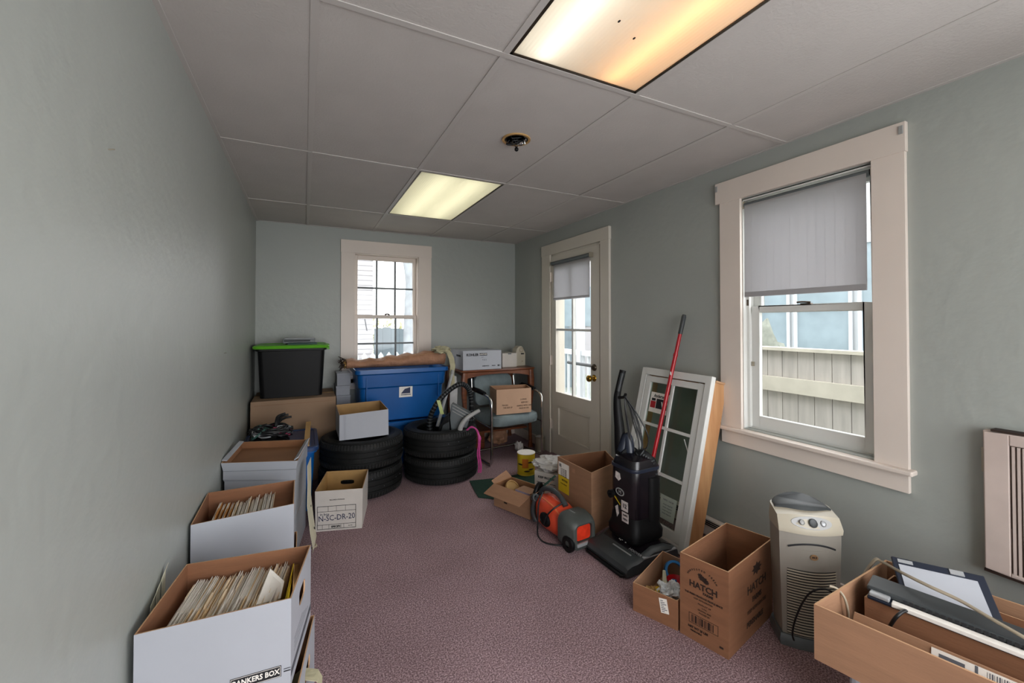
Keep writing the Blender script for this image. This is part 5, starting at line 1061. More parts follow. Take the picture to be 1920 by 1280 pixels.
mb.tube([ad(1018, 922, 2.62), ad(1010, 945, 2.60), ad(1008, 985, 2.60), az(1009, 1004, 0.006), az(1020, 1016, 0.006), az(1040, 1021, 0.006), az(1060, 1022, 0.006)], 0.005, smooth=7, seg=8)
mb.tube([XV @ Vector((0.20, sg*0.02, 0.11)), XV @ Vector((0.19, sg*0.085, 0.085)), XV @ Vector((0.15, sg*0.108, 0.03)), XV @ Vector((0.13, sg*0.115, -0.03))], 0.005, smooth=6, seg=8)
mb.build('power_cord', 'cord', t, smooth=60)
# ---------------------------------------------------------------- black upright vacuum
t = thing('upright_vacuum', 'tall black upright vacuum cleaner with stickers standing before the leaning window', 'vacuum cleaner', (1.70, 1.88, 0))
L0, F0, R0 = Vector((1.486, 2.030, 0)), Vector((1.499, 1.694, 0)), Vector((1.90, 1.80, 0))
u_ = (L0-F0).normalized(); w_ = Vector((u_.y, -u_.x, 0))  # u along the front edge (away from camera), w to the rear
XH = Matrix(((w_.x, u_.x, 0, F0.x), (w_.y, u_.y, 0, F0.y), (0, 0, 1, 0), (0, 0, 0, 1)))
prof = [(0.0, 0.012), (-0.006, 0.035), (0.004, 0.058), (0.035, 0.070), (0.085, 0.073), (0.13, 0.088), (0.20, 0.112), (0.30, 0.105), (0.385, 0.070), (0.39, 0.012)]
mb = MB(); mb.T = XH; W0 = 0.336
rings = []
for y, k_ in ((0.0, 0.80), (0.010, 0.93), (0.028, 1.0), (W0-0.028, 1.0), (W0-0.010, 0.93), (W0, 0.80)):
    rings.append([(0.19+(x-0.19)*(0.985 if k_ < 1 else 1), y, 0.008+(z-0.008)*k_) for x, z in prof])
mb.loft(rings); mb.build('cleaner_head', 'dgrey', t, smooth=35)
mb = MB(); mb.T = XH; rings = [[(0.19+(x-0.19)*1.0, y, z) for x, z in [(0.10, 0.076), (0.13, 0.0915), (0.20, 0.1155), (0.30, 0.1085), (0.37, 0.08), (0.30, 0.09), (0.2, 0.09), (0.12, 0.076)]] for y in (0.03, W0-0.03)]; mb.loft(rings); mb.build('gloss_cover', 'blackg', t, smooth=30)
mb = MB(); mb.T = XH; mb.tube([(0.02, 0.02, 0.010), (-0.008, 0.03, 0.012), (-0.010, W0-0.03, 0.012), (0.02, W0-0.01, 0.010)], 0.010, seg=8); mb.build('bumper', 'black', t, smooth=60)
mb = MB(); mb.T = XH; mb.box(0.085, 0.093, 0.06, 0.20, 0.0735, 0.0765); mb.build('silver_line', 'silver', t)
mb = MB(); mb.T = XH; mb.hexa([(0.12, -0.0015, 0.075), (0.37, -0.0015, 0.068), (0.37, 0.006, 0.068), (0.12, 0.006, 0.075)], [(0.12, -0.0015, 0.081), (0.37, -0.0015, 0.073), (0.37, 0.012, 0.075), (0.12, 0.012, 0.084)]); mb.build('side_rail', 'silver', t)
mb = MB(); g = random.Random(6); mb.T = XH
for k in range(16): x = g.uniform(0.13, 0.165); y = g.uniform(0.13, 0.21); zt = 0.0915+(x-0.13)*0.34; mb.box(x, x+0.006, y, y+0.007, zt, zt+0.002)
mb.T = Matrix.Identity(4); mb.build('icon_print', 'paper', t)
mb = MB(); mb.text('HOOVER', 0.022, XH @ Matrix.Translation((0.115, 0.055, 0.0885)) @ Matrix.Rotation(R(-14), 4, 'Y') @ Matrix.Rotation(R(-90), 4, 'Z')); mb.build('brand_lettering', 'silver', t)
cb = XH @ Vector((0.235, 0.175, 0)); cx, cy = cb.x, cb.y; rzb = math.atan2(u_.y, u_.x)-PI/2
RB = lambda h, z, dx=0.0, dy=0.0, r=0.045, hy=None: rrect(cx+dx, cy+dy, h, hy or h, r, z, 6, rzb)
mb = MB(); mb.loft([RB(0.10, 0.098), RB(0.118, 0.12), RB(0.120, 0.16), RB(0.108, 0.19), RB(0.104, 0.24)]); mb.build('motor_base', 'black', t, smooth=40)
mb = MB(); mb.loft([RB(0.100, 0.19), RB(0.103, 0.26), RB(0.104, 0.42), RB(0.100, 0.52), RB(0.09, 0.555), RB(0.06, 0.57)]); body = mb.build('body', 'blackg', t, smooth=40)
mb = MB(); mb.loft([rrect(cx+0.045, cy-0.06, 0.045, 0.06, 0.03, z, 5, rzb) for z in (0.22, 0.46)]); mb.build('rear_duct', 'black', t, smooth=40)
mb = MB(); mb.loft([RB(0.1065, 0.497, hy=0.106), RB(0.1085, 0.505, hy=0.107), RB(0.1065, 0.515, hy=0.106)]); mb.build('top_band', 'nvy', t, smooth=40)
mb = MB(); hx0 = Vector((cx-0.02, cy+0.03, 0))
hp_ = [hx0+Vector((0, 0, 0.54)), ad(1166, 850, 2.52), ad(1161, 800, 2.54), ad(1157, 752, 2.55), ad(1160, 727, 2.55), ad(1168, 694, 2.55)]
mb.tube(hp_, [0.052, 0.040, 0.030, 0.022, 0.019, 0.020], smooth=6, seg=14); mb.build('handle', 'black', t, smooth=60)
mb = MB(); mb.tube([ad(1159, 733, 2.535), ad(1167, 699, 2.53)], 0.010, seg=8); mb.build('grip_inlay', 'dgrey', t, smooth=60)
mb = MB(); mb.tube([ad(1166, 846, 2.50), ad(1176, 815, 2.50), ad(1182, 858, 2.47), ad(1186, 880, 2.45)], [0.03, 0.024, 0.036, 0.045], smooth=5, seg=12); mb.build('dirt_tube', 'nvy', t, smooth=60)
mb = MB(); mb.tube([ad(1160, 745, 2.53), ad(1170, 744, 2.51), ad(1173, 738, 2.50)], 0.009, smooth=3, seg=8); mb.tube([ad(1170, 838, 2.5), ad(1190, 842, 2.47), ad(1196, 850, 2.46)], 0.012, smooth=3, seg=8); mb.build('cord_hook', 'black', t, smooth=60)
mb = MB(); hs = [ad(1188, 862, 2.44), ad(1203, 850, 2.42), ad(1218, 862, 2.40), ad(1224, 885, 2.40), ad(1221, 905, 2.40), ad(1208, 918, 2.40)]; mb.tube(hs, 0.025, smooth=7, seg=12)
for i in range(len(hs)-1):
    for k in range(4): p = hs[i].lerp(hs[i+1], k/4); d = (hs[i+1]-hs[i]).normalized(); mb.tube([p-d*0.003, p+d*0.003], 0.028, m=1, seg=12)
mb.build('hose', ['black', 'dgrey'], t, smooth=60)
mb = MB(); mb.tube([ad(1205, 893, 2.41), ad(1217, 888, 2.41)], 0.014, seg=8); mb.build('hose_clip', 'silver', t, smooth=50)
# stickers on the body front (facing the room's left)
nf = -w_; fc = Vector((cx, cy, 0))-w_*0.104
XS = Matrix(((-u_.x, 0, nf.x, fc.x), (-u_.y, 0, nf.y, fc.y), (0, 1, 0, 0), (0, 0, 0, 1))) @ Matrix.Translation((0, 0, 0.0015))
mb = MB(); mb.T = XS
mb.hexa([(-0.045, 0.475, 0), (-0.012, 0.470, 0), (-0.005, 0.44, 0), (-0.022, 0.425, 0), (-0.05, 0.44, 0)], [(-0.045, 0.475, .001), (-0.012, 0.470, .001), (-0.005, 0.44, .001), (-0.022, 0.425, .001), (-0.05, 0.44, .001)])
mb.box(0.0, 0.052, 0.27, 0.325, 0, .001); mb.box(0.004, 0.056, 0.205, 0.262, 0, .001)
mb.hexa([(-0.05, 0.27, 0), (-0.03, 0.285, 0), (-0.02, 0.24, 0), (-0.035, 0.215, 0)], [(-0.05, 0.27, .001), (-0.03, 0.285, .001), (-0.02, 0.24, .001), (-0.035, 0.215, .001)])
st = mb.build('stickers', mat('pale_sticker', 'cdc4c0', 0.4, var=0.25, scale=60), body)
mb = MB(); mb.T = XS
for k in range(26):
    a = 2*PI*k/26; b = 2*PI*(k+1)/26
    mb.hexa([(-0.012+0.034*math.cos(a), 0.365+0.022*math.sin(a), 0), (-0.012+0.034*math.cos(b), 0.365+0.022*math.sin(b), 0), (-0.012+0.027*math.cos(b), 0.365+0.016*math.sin(b), 0), (-0.012+0.027*math.cos(a), 0.365+0.016*math.sin(a), 0)], [(-0.012+0.034*math.cos(a), 0.365+0.022*math.sin(a), .001), (-0.012+0.034*math.cos(b), 0.365+0.022*math.sin(b), .001), (-0.012+0.027*math.cos(b), 0.365+0.016*math.sin(b), .001), (-0.012+0.027*math.cos(a), 0.365+0.016*math.sin(a), .001)])
mb.T = Matrix.Identity(4); mb.text('H', 0.03, XS @ Matrix.Translation((-0.012, 0.365, 0))); mb.build('round_emblem', 'lgrey', body)
mb = MB()
mb.text('12', 0.032, XS @ Matrix.Translation((0.026, 0.297, 0.0012)), bold=0.001); mb.text('AMPS', 0.014, XS @ Matrix.Translation((0.03, 0.247, 0.0012)), bold=0.0006); mb.text('HEPA', 0.015, XS @ Matrix.Translation((0.03, 0.225, 0.0012)), bold=0.0006); mb.build('sticker_print', 'ink', st)
mb = MB(); mb.T = XS; mb.hexa([(-0.055, 0.33, 0), (-0.01, 0.295, 0), (-0.01, 0.289, 0), (-0.055, 0.322, 0)], [(-0.055, 0.33, .001), (-0.01, 0.295, .001), (-0.01, 0.289, .001), (-0.055, 0.322, .001)]); mb.build('yellow_stripe', 'yellow', body)
mb = MB(); o_ = Vector((cx, cy, 0.335))+u_*0.075-w_*0.095; mb.lathe([(0.010, 0), (0.022, 0), (0.022, 0.03), (0.010, 0.03)], o_, 20, X=Matrix.Rotation(math.atan2(-w_.y, -w_.x), 4, 'Z') @ Matrix.Rotation(R(90), 4, 'Y'), closed=True); mb.build('port', 'black', t, smooth=40)
mb = MB(); g = random.Random(12)
for k in range(5):
    e = g.uniform(-2, 2); mb.tube([ad(1172+e*0.4, 742, 2.50), ad(1181+k*1.5, 765+g.uniform(-3, 3), 2.48), ad(1190+k*2.2, 800+g.uniform(-4, 4), 2.45), ad(1198+k*2.2+e, 832+g.uniform(-4, 4), 2.44), ad(1196+k*1.2, 846, 2.44), ad(1186+k, 842, 2.46), ad(1180, 805+4*k, 2.47), ad(1173, 765+3*k, 2.49), ad(1172+e*0.3, 744, 2.50)], 0.0034, smooth=5, seg=6)
mb.tube([ad(1173, 744, 2.49), ad(1194, 775, 2.46), ad(1211, 806, 2.44), ad(1216, 826, 2.44), ad(1212, 840, 2.44), ad(1204, 842, 2.44)], 0.0042, smooth=6, seg=6)
mb.build('coiled_cord', 'cord', t, smooth=60)
# ---------------------------------------------------------------- leaning window unit
BR, BL, TR = Vector((1.917, 1.705, 0.012)), Vector((1.93, 2.285, 0.012)), Vector((2.160, 1.650, 1.012))
xw = (BR-BL); WW = xw.length; xw.normalize(); yw = TR-BR; HH = yw.length; yw = (yw-xw*yw.dot(xw)).normalized(); zw = xw.cross(yw)
wu = thing('window_unit', 'spare white window unit with six panes and wooden jamb leaning on the right wall', 'window', tuple((BR+BL)/2))
XW = Matrix(((xw.x, yw.x, zw.x, BL.x), (xw.y, yw.y, zw.y, BL.y), (xw.z, yw.z, zw.z, BL.z), (0, 0, 0, 1)))
def wb(*a): 
    m = MB(); m.T = XW
    for b in a: m.box(*b)
    return m
m = wb((0, 0.042, 0, HH, -0.035, 0), (WW-0.042, WW, 0, HH, -0.035, 0), (0.042, WW-0.042, HH-0.045, HH, -0.035, 0), (0.042, WW-0.042, 0, 0.04, -0.035, 0)); m.build('outer_frame', 'trimw', wu, bevel=0.003)
i0, i1, j0, j1 = 0.048, WW-0.048, 0.045, HH-0.052; sw = 0.04
m = wb((i0, i0+sw, j0, j1, -0.034, -0.006), (i1-sw, i1, j0, j1, -0.034, -0.006), (i0+sw, i1-sw, j1-sw, j1, -0.034, -0.006), (i0+sw, i1-sw, j0, j0+0.05, -0.034, -0.006)); sa = m.build('sash', 'trimw', wu, bevel=0.003)
g0, g1, h0, h1 = i0+sw, i1-sw, j0+0.05, j1-sw; gm = (g0+g1)/2
ht = (h1-h0)/3
m = wb((gm-0.009, gm+0.009, h0+ht*0.55, h1, -0.020, -0.009), (g0, g1, h1-ht-0.009, h1-ht+0.009, -0.0205, -0.0085), (g0, g1, h1-2*ht-0.009, h1-2*ht+0.009, -0.0205, -0.0085)); m.build('muntins', 'trimw', sa)
m = wb((g0, g1, h0, h1, -0.026, -0.022)); m.build('glass', 'dglass', sa)
m = wb((0.006, 0.026, 0.0, HH-0.03, -0.142, -0.036), (WW-0.026, WW-0.006, 0.0, HH-0.03, -0.142, -0.036), (0.026, WW-0.026, HH-0.05, HH-0.03, -0.142, -0.036), (0.026, WW-0.026, 0, 0.02, -0.142, -0.036)); m.build('wooden_jamb', 'pine', wu)
m = wb((WW-0.030, WW+0.003, HH-0.0295, HH-0.018, -0.143, -0.036)); m.build('jamb_cap', 'carde', wu)
# stickers
m = wb((g0+0.016, gm-0.022, h1-0.20, h1-0.065, -0.0215, -0.0205)); s1 = m.build('maker_sticker', 'paper', sa)
m = wb((g0+0.024, g0+0.07, h1-0.17, h1-0.125, -0.0204, -0.0198)); m.build('red_print', 'red', s1); m = wb((g0+0.075, gm-0.03, h1-0.17, h1-0.105, -0.0204, -0.0198), (g0+0.03, g0+0.065, h1-0.122, h1-0.105, -0.0204, -0.0198)); m.build('black_print', 'ink', s1)
mb = MB(); mb.text('Andersen', 0.032, XW @ Matrix.Translation(((g0+gm)/2-0.002, h1-0.088, -0.0203)) @ Matrix.Diagonal((0.85, 1, 1, 1)), bold=0.0008); mb.build('sticker_lettering', 'ink', s1)
mb = MB(); mb.text('W', 0.05, XW @ Matrix.Translation((gm-0.055, h1-0.142, -0.0195)), bold=0.002); mb.build('sticker_picture', 'paper', s1)
m = wb((gm+0.045, g1-0.030, h0+0.035, h0+0.17, -0.0215, -0.0205)); s2 = m.build('paper_sticker', mat('pale_green_sticker', 'a7b0a4', 0.6), sa)
mb = MB(); mb.text('NFRC  U-0.30', 0.014, XW @ Matrix.Translation(((gm+g1)/2+0.008, h0+0.145, -0.0203)))
for k in range(4): mb.text('energy rating 0.%d%d' % (3+k, k), 0.010, XW @ Matrix.Translation(((gm+g1)/2+0.008, h0+0.12-0.017*k, -0.0203)))
mb.build('sticker_lettering', 'greyi', s2)
mb = MB(); mb.tube([XW @ Vector((g1-0.052, h1-ht-0.03, -0.019)), XW @ Vector((g1-0.008, h1-ht-0.10, -0.019))], 0.003, seg=6); mb.build('glazing_strip', 'trimw', sa)
# red pole
a, b = ax(1283, 590, 2.24), az(1194, 998, 0.02); b = b.lerp(a, 0.07)
t = thing('red_pole', 'long red pole with black grip leaning on the right wall before the window unit', 'pole', (b.x, b.y, 0.0)); dd = (a-b)
mb = MB(); mb.tube([b, b+dd*0.80], 0.0125, seg=16); mb.build('pole', 'red', t, smooth=60)
mb = MB(); mb.tube([b+dd*0.78, b+dd*0.84, b+dd*0.905], 0.0115, seg=16); mb.build('inner_pole', 'red', t, smooth=60)
mb = MB(); mb.tube([b+dd*0.785, b+dd*0.80], 0.0145, seg=16); mb.build('collar', 'red', t, smooth=40)
mb = MB(); mb.tube([b+dd*0.90, b+dd*0.99, b+dd*1.0], [0.0135, 0.0145, 0.011], seg=16); mb.build('grip', 'dgrey', t, smooth=60)
mb = MB(); p = b+dd*0.70; mb.ell(p+Vector((-0.0125, -0.004, 0)), (0.003, 0.006, 0.014), seg=8, rg=6); mb.build('worn_mark', 'trimw', t)

# ================================================================ RIGHT SIDE, FRONT
# printed box
q = [(1.455, 1.312), (1.508, 1.120), (1.925, 1.205), (1.872, 1.402)]
t = thing('cardboard_box', 'tall open brown box with dark printed emblem, left of the tower purifier', 'box', (1.69, 1.26, 0))
Bq = [V3(p, 0) for p in q]; Tq = [V3((p[0]*1.002, p[1]), 0.342) for p in q]; open_box(Bq, Tq, ('cardd', 'cardd', 'carde'), t=0.005, parent=t)
X = face_frame(Bq[0], Bq[1], Tq[0], 0.0006); wd = 0.199
mb = MB(); N_ = 'NEW MEXICO GROWN'
for k, chh in enumerate('HARVESTED FRESH'):
    a = R(160-140*k/14); mb.text(chh, 0.010, X @ Matrix.Translation((wd/2-0.005+0.062*math.cos(a), 0.255+0.046*math.sin(a), 0)) @ Matrix.Rotation(a-PI/2, 4, 'Z'), bold=0.0003)
mb.text('HATCH', 0.034, X @ Matrix.Translation((wd/2, 0.232, 0)), bold=0.0012); mb.text('FARMS', 0.014, X @ Matrix.Translation((wd/2+0.02, 0.210, 0)), bold=0.0006)
mb.text('THE FRESH PRODUCE PEOPLE SINCE', 0.0095, X @ Matrix.Translation((wd/2, 0.190, 0)), bold=0.0004); mb.text('KEEP REFRIGERATED', 0.0085, X @ Matrix.Translation((wd/2, 0.177, 0)))
for k, s_ in enumerate(('PRODUCT OF', 'U.S.A.', 'GROWN AND', 'PACKED BY')): mb.text(s_, 0.0085, X @ Matrix.Translation((wd/2+0.005, 0.160-0.012*k, 0)))
mb.text('NET WT 25 LBS', 0.012, X @ Matrix.Translation((wd/2-0.022, 0.052, 0)), bold=0.0006); mb.text('PERISHABLE', 0.009, X @ Matrix.Translation((wd/2-0.03, 0.038, 0)), bold=0.0003)
mb.T = X
for k, wv in enumerate((2, 1, 3, 1, 1, 2, 3, 1, 2, 1, 3, 2, 1, 2)): mb.box(0.052+0.0066*k, 0.052+0.0066*k+0.0018*wv, 0.074, 0.104, 0, 0.0005)
for a in ((0.040, 0.160, 0.069, 0.0705), (0.040, 0.160, 0.108, 0.1095), (0.040, 0.0415, 0.069, 0.109), (0.1585, 0.160, 0.069, 0.109), (0.165, 0.180, 0.028, 0.036)): mb.box(*a, 0, 0.0005)
mb.build('printed_text', 'bink', t)
mb = MB(); mb.T = X
def blob(cx_, cy_, rx, ry, s0, n=16, amp=0.25):
    P0 = [(cx_+rx*math.cos(2*PI*k/n)*(1+amp*math.sin(3.1*k+s0)), cy_+ry*math.sin(2*PI*k/n)*(1+amp*math.sin(3.1*k+s0)), 0) for k in range(n)]; mb.hexa(P0, [(p[0], p[1], 0.0005) for p in P0])
blob(0.100, 0.270, 0.018, 0.010, 1); blob(0.088, 0.280, 0.010, 0.008, 2); blob(0.112, 0.262, 0.012, 0.008, 3); mb.build('printed_emblem', 'bink', t)
X = face_frame(Bq[1], Bq[2], Tq[1], 0.0006); mb = MB()
mb.text('HATCH', 0.06, X @ Matrix.Translation((0.26, 0.20, 0)) @ Matrix.Rotation(R(0), 4, 'Z') @ Matrix.Diagonal((0.9, 0.8, 1, 1)), bold=0.001); mb.text('FARMS', 0.03, X @ Matrix.Translation((0.26, 0.15, 0)), bold=0.001); mb.text('KEEP REFRIGERATED', 0.02, X @ Matrix.Translation((0.26, 0.11, 0))); mb.text('PERISHABLE', 0.03, X @ Matrix.Translation((0.24, 0.06, 0)), bold=0.001)
mb.T = X; blob(0.26, 0.27, 0.04, 0.022, 2); mb.build('side_print', 'bink', t)
# little box with odds and ends
q = [(1.372, 1.508), (1.452, 1.322), (1.760, 1.405), (1.700, 1.645)]
t = thing('cardboard_box', 'small low open box with bright odds and ends, touching the emblem printed box', 'box', (1.57, 1.47, 0))
Bq = [V3(p, 0) for p in q]; Tq = [V3(p, 0.128) for p in q]; open_box(Bq, Tq, ('cardd', 'card', 'carde'), t=0.004, parent=t)
X = face_frame(Bq[0], Bq[1], Tq[0], 0.0006)
t = thing('price_tag', 'small white paper tag with tiny print hanging over the rim of the small low box', 'tag', (1.42, 1.40, 0.1))
mb = MB(); mb.T = X @ Matrix.Rotation(R(10), 4, 'Z') @ Matrix.Translation((0.138, 0.025, 0)); mb.box(0, 0.036, 0, 0.062, 0.0005, 0.0012); mb.build('paper', 'paper', t)
mb = MB(); mb.T = X @ Matrix.Rotation(R(10), 4, 'Z') @ Matrix.Translation((0.138, 0.025, 0)); 
for k in range(7): mb.box(0.005, 0.018+0.012*((k*5) % 3)/2, 0.006+0.0075*k, 0.009+0.0075*k, 0.0012, 0.0016)
mb.build('print', 'greyi', t)
t = thing('tape_roll', 'roll of bright blue tape in the small low box', 'tape', (1.66, 1.52, 0.05)); c = az(1264, 1070, 0.075)
mb = MB(); mb.lathe([(0.036, -0.016), (0.047, -0.016), (0.047, 0.016), (0.036, 0.016)], c, 32, X=Matrix.Rotation(R(-32), 4, 'Z') @ Matrix.Rotation(R(60), 4, 'X'), closed=True); mb.build('tape', 'skyb', t, smooth=40)
c = az(1268, 1092, 0.055); t = thing('red_bowl', 'small red plastic dish behind the clear bag in the small low box', 'dish', (c.x, c.y, 0.03))
mb = MB(); mb.lathe([(0.004, -0.02), (0.03, -0.02), (0.045, 0.015), (0.043, 0.016), (0.028, -0.016), (0.004, -0.016)], c, 24, closed=False); mb.build('dish', 'red', t, smooth=40)
t = thing('yellow_brush', 'yellow plastic brush standing in the small low box', 'brush', (1.5, 1.47, 0.03))
c = az(1246, 1085, 0.10)
mb = MB(); mb.tube([c+Vector((-0.01, -0.012, -0.06)), c+Vector((0, 0, -0.01)), c+Vector((0.004, 0.006, 0.035))], [0.013, 0.011, 0.007], smooth=4, seg=10); mb.build('handle', 'cream', t, smooth=60)
mb = MB(); mb.ell(c+Vector((-0.028, -0.012, -0.035)), (0.035, 0.022, 0.014), jit=0.5, sd=6); mb.build('head', 'yellow', t, smooth=30)
t = thing('clear_bag', 'crinkled clear plastic bag at the front of the small low box', 'bag', (1.5, 1.4, 0.05))
c = az(1256, 1104, 0.08)
mb = MB(); mb.ell(c+Vector((0.0, 0.0, -0.015)), (0.058, 0.048, 0.04), jit=0.6, sd=2, seg=26, rg=16); mb.build('bag', 'bagp', t)
mb = MB(); mb.ell(c+Vector((-0.05, 0.05, -0.035)), (0.04, 0.04, 0.02), jit=0.6, sd=9, seg=16, rg=10); tag(mb.build('crumpled_wrapper', 'oak'), 'brownish crumpled wrapper beside the clear bag in the small low box', 'wrapper')
# tower air purifier
pf = thing('tower_air_purifier', 'beige and grey tower air purifier standing against the right wall', 'air purifier', (1.905, 1.060, 0), rz=math.atan2(-0.80, -0.60)+PI/2)
def pb(mb, nm, m, parent=None, **k):
    mb.bm.transform(Matrix.Diagonal((0.87, 0.92, 0.965, 1))); return mb.build(nm, m, parent or pf, world=False, **k)
def pring(z, hx, fy, by, r=0.05, n=10, bow=0.03):
    """outline with a bowed front (-y) and rounded back"""
    out = []
    for k in range(n+1): f = k/n; out.append((-hx+2*hx*f, -fy-bow*math.sin(PI*f), z))
    for k in range(n+1): a = PI*k/n; out.append((hx*math.cos(a)*0.98, by*0.35+by*0.65*math.sin(a), z))
    return out
mb = MB(); mb.loft([pring(0.0, 0.130, 0.065, 0.115), pring(0.03, 0.135, 0.07, 0.12), pring(0.048, 0.128, 0.062, 0.112)]); pb(mb, 'base', 'mgrey', smooth=40)
mb = MB(); mb.loft([pring(0.046, 0.118, 0.056, 0.105), pring(0.15, 0.122, 0.058, 0.108), pring(0.30, 0.128, 0.060, 0.110), pring(0.44, 0.132, 0.062, 0.112), pring(0.52, 0.133, 0.062, 0.11)]); pb(mb, 'housing', 'beige', smooth=40)
# sloping control head
mb = MB(); lo = pring(0.485, 0.136, 0.068, 0.105); hi = []
for x, y, z in pring(0, 0.134, 0.045, 0.095): hi.append((x, y, 0.545+0.018*(1-(x/0.136)**2)+(0.018 if y > 0 else 0)))
mid = [(x*1.0, y, 0.505) for x, y, z in pring(0, 0.138, 0.070, 0.106)]
mb.loft([lo, mid, hi]); pb(mb, 'control_head', 'beigel', smooth=50)
mb = MB(); a_ = [(x, y*0.95+0.012, 0.560+0.015*(1-(x/0.136)**2)) for x, y, z in pring(0, 0.124, 0.012, 0.085)]; b_ = [(x, y, z+0.002+(0.020*(1-(x/0.13)**2) if y > 0.0 else 0.004)) for x, y, z in a_]; c_ = [(x*0.93, 0.04+(y-0.04)*0.85, z+0.005) for x, y, z in b_]
mb.loft([[(x, y, z-0.02) for x, y, z in a_], b_, c_]); pb(mb, 'top_vent', 'dgrey', smooth=40)
# display panel on the sloped face
def face(x, f):  # point on sloped front, f 0..1 bottom to top
    s_ = (1-(x/0.138)**2); y0_, z0_ = -0.070-0.030*math.sin(PI*(x+0.138)/0.276), 0.505; y1_, z1_ = -0.045-0.030*math.sin(PI*(x+0.134)/0.268), 0.545+0.018*s_
    return Vector((x, y0_+(y1_-y0_)*f-0.0015, z0_+(z1_-z0_)*f))
nrm = Vector((0, -0.85, 0.5)).normalized()
mb = MB(); ol = []
for k in range(28): a = 2*PI*k/28; ol.append(face(0.086*math.copysign(abs(math.cos(a))**0.8, math.cos(a)), 0.5+0.40*math.sin(a)))
mb.hexa([p-nrm*0.002 for p in ol], [p+nrm*0.0015 for p in ol]); pn = pb(mb, 'display_panel', 'lgrey', smooth=30)
for xx, rr, mm in ((-0.045, 0.011, 'lgrey'), (0.0, 0.018, 'dgrey'), (0.045, 0.012, 'silver')):
    mb = MB(); p = face(xx, 0.5)+nrm*0.0015; Q_ = nrm.to_track_quat('Z', 'Y').to_matrix().to_4x4(); mb.lathe([(0.0005, 0), (rr, 0), (rr, 0.004), (rr*0.85, 0.006), (rr*0.6, 0.004), (0.0005, 0.005)], p, 24, X=Q_); pb(mb, 'button', mm, pn, smooth=40)
mb = MB(); 
for z, dz2 in ((0.435, 0.0),):
    pts = [(x, -0.062-0.030*math.sin(PI*(x+0.132)/0.264)-0.0005, 0.425+0.022*(1-(x/0.1)**2)) for x in [-0.1+0.2*k/14 for k in range(15)]]; mb.tube(pts, 0.004, seg=6)
pb(mb, 'seam', 'ink', smooth=60)
mb = MB(); mb.loft([[(x, y-0.002, z) for x, y, z in pring(0.42, 0.108, 0.0645, 0.0, bow=0.0285)[:11]]+[(x, -0.05, 0.42) for x in [0.108-0.216*k/10 for k in range(11)]], [(x, y-0.002, z) for x, y, z in pring(0.35, 0.108, 0.0635, 0.0, bow=0.0285)[:11]]+[(x, -0.05, 0.35) for x in [0.108-0.216*k/10 for k in range(11)]]]); pb(mb, 'front_cover', 'beige', smooth=40)
mb = MB(); mb.lathe([(0.0005, 0), (0.017, 0), (0.016, 0.003), (0.0005, 0.003)], (0.0, -0.0965, 0.395), 24, X=Matrix.Rotation(R(90), 4, 'X') @ Matrix.Diagonal((1.0, 0.72, 1, 1))); bd = pb(mb, 'badge', mat('copper_badge', 'c09a72', 0.3, 0.6), smooth=40)
mb = MB(); mb.text('99.9', 0.012, Matrix.Translation((0, -0.1002, 0.395)) @ Matrix.Rotation(R(90), 4, 'X'), bold=0.0003); pb(mb, 'badge_print', 'ink', bd)
mb = MB()
mb.loft([[(x, -0.0605-0.0295*math.sin(PI*(x+0.122)/0.244)-0.002*(z/0.3), z) for x in [-0.103+0.206*k/10 for k in range(11)]]+[(0.1, -0.05, z), (-0.1, -0.05, z)] for z in (0.055, 0.331)]); pb(mb, 'grille_back', 'ink')
for k in range(24):
    z = 0.060+0.0114*k; hx = 0.104
    if k == 0: mb = MB()
    pts = [(x, -0.0630-0.0300*math.sin(PI*(x+0.124)/0.248)-0.002*(z/0.3), z) for x in [-hx+2*hx*i/8 for i in range(9)]]
    mb.loft([[(p[0], p[1]+0.0002, p[2]), (p[0], p[1]-0.0012, p[2]+0.0012), (p[0], p[1]-0.0012, p[2]+0.0058), (p[0], p[1]+0.0015, p[2]+0.0060)] for p in pts])
pb(mb, 'grille_slats', 'beigel')
mb = MB(); mb.tube([az(1492, 1207, 0.006), ad(1486, 1190, 1.70), ad(1490, 1165, 1.68), ad(1502, 1135, 1.66), ad(1518, 1112, 1.63), ad(1540, 1104, 1.60), ad(1562, 1112, 1.58), az(1580, 1150, 0.15), az(1560, 1180, 0.01)], 0.0036, smooth=7, seg=8); mb.build('power_cord', 'cord', pf, smooth=60)
# ---------------------------------------------------------------- electronics box on its supports
q = [(1.432, 0.767), (1.622, -0.06), (2.125, -0.035), (1.936, 0.790)]
t = thing('plastic_tub', 'white plastic tub supporting the left end of the big electronics box', 'bin', (1.62, 0.6, 0))
mb = MB(); c = [Vector((1.50, 0.71, 0)), Vector((1.535, 0.48, 0)), Vector((1.86, 0.53, 0)), Vector((1.83, 0.76, 0))]
mb.hexa(c, [p+Vector((0, 0, 0.268)) for p in c]); mb.build('tub_body', 'wcard', t, bevel=0.02, seg=3); cc_ = quad_c(c)
rb = [cc_+(p-cc_)*1.04+Vector((0, 0, 0.262)) for p in c]; mb = MB(); mb.hexa(rb, [p+Vector((0, 0, 0.018)) for p in rb]); mb.build('rim', 'wcard', t, bevel=0.004)
t = thing('cardboard_box', 'closed brown box beneath the right end of the big electronics box', 'box', (1.75, 0.2, 0))
mb = MB(); c = [Vector((1.575, 0.44, 0)), Vector((1.68, -0.02, 0)), Vector((2.05, 0.02, 0)), Vector((1.97, 0.50, 0))]; mb.hexa(c, [p+Vector((0, 0, 0.281)) for p in c]); mb.build('box_shell', 'cardd', t, bevel=0.003)
t = thing('cardboard_box', 'large open cardboard box holding electronics and cables, cut by the right photo edge', 'box', (1.78, 0.37, 0.283))
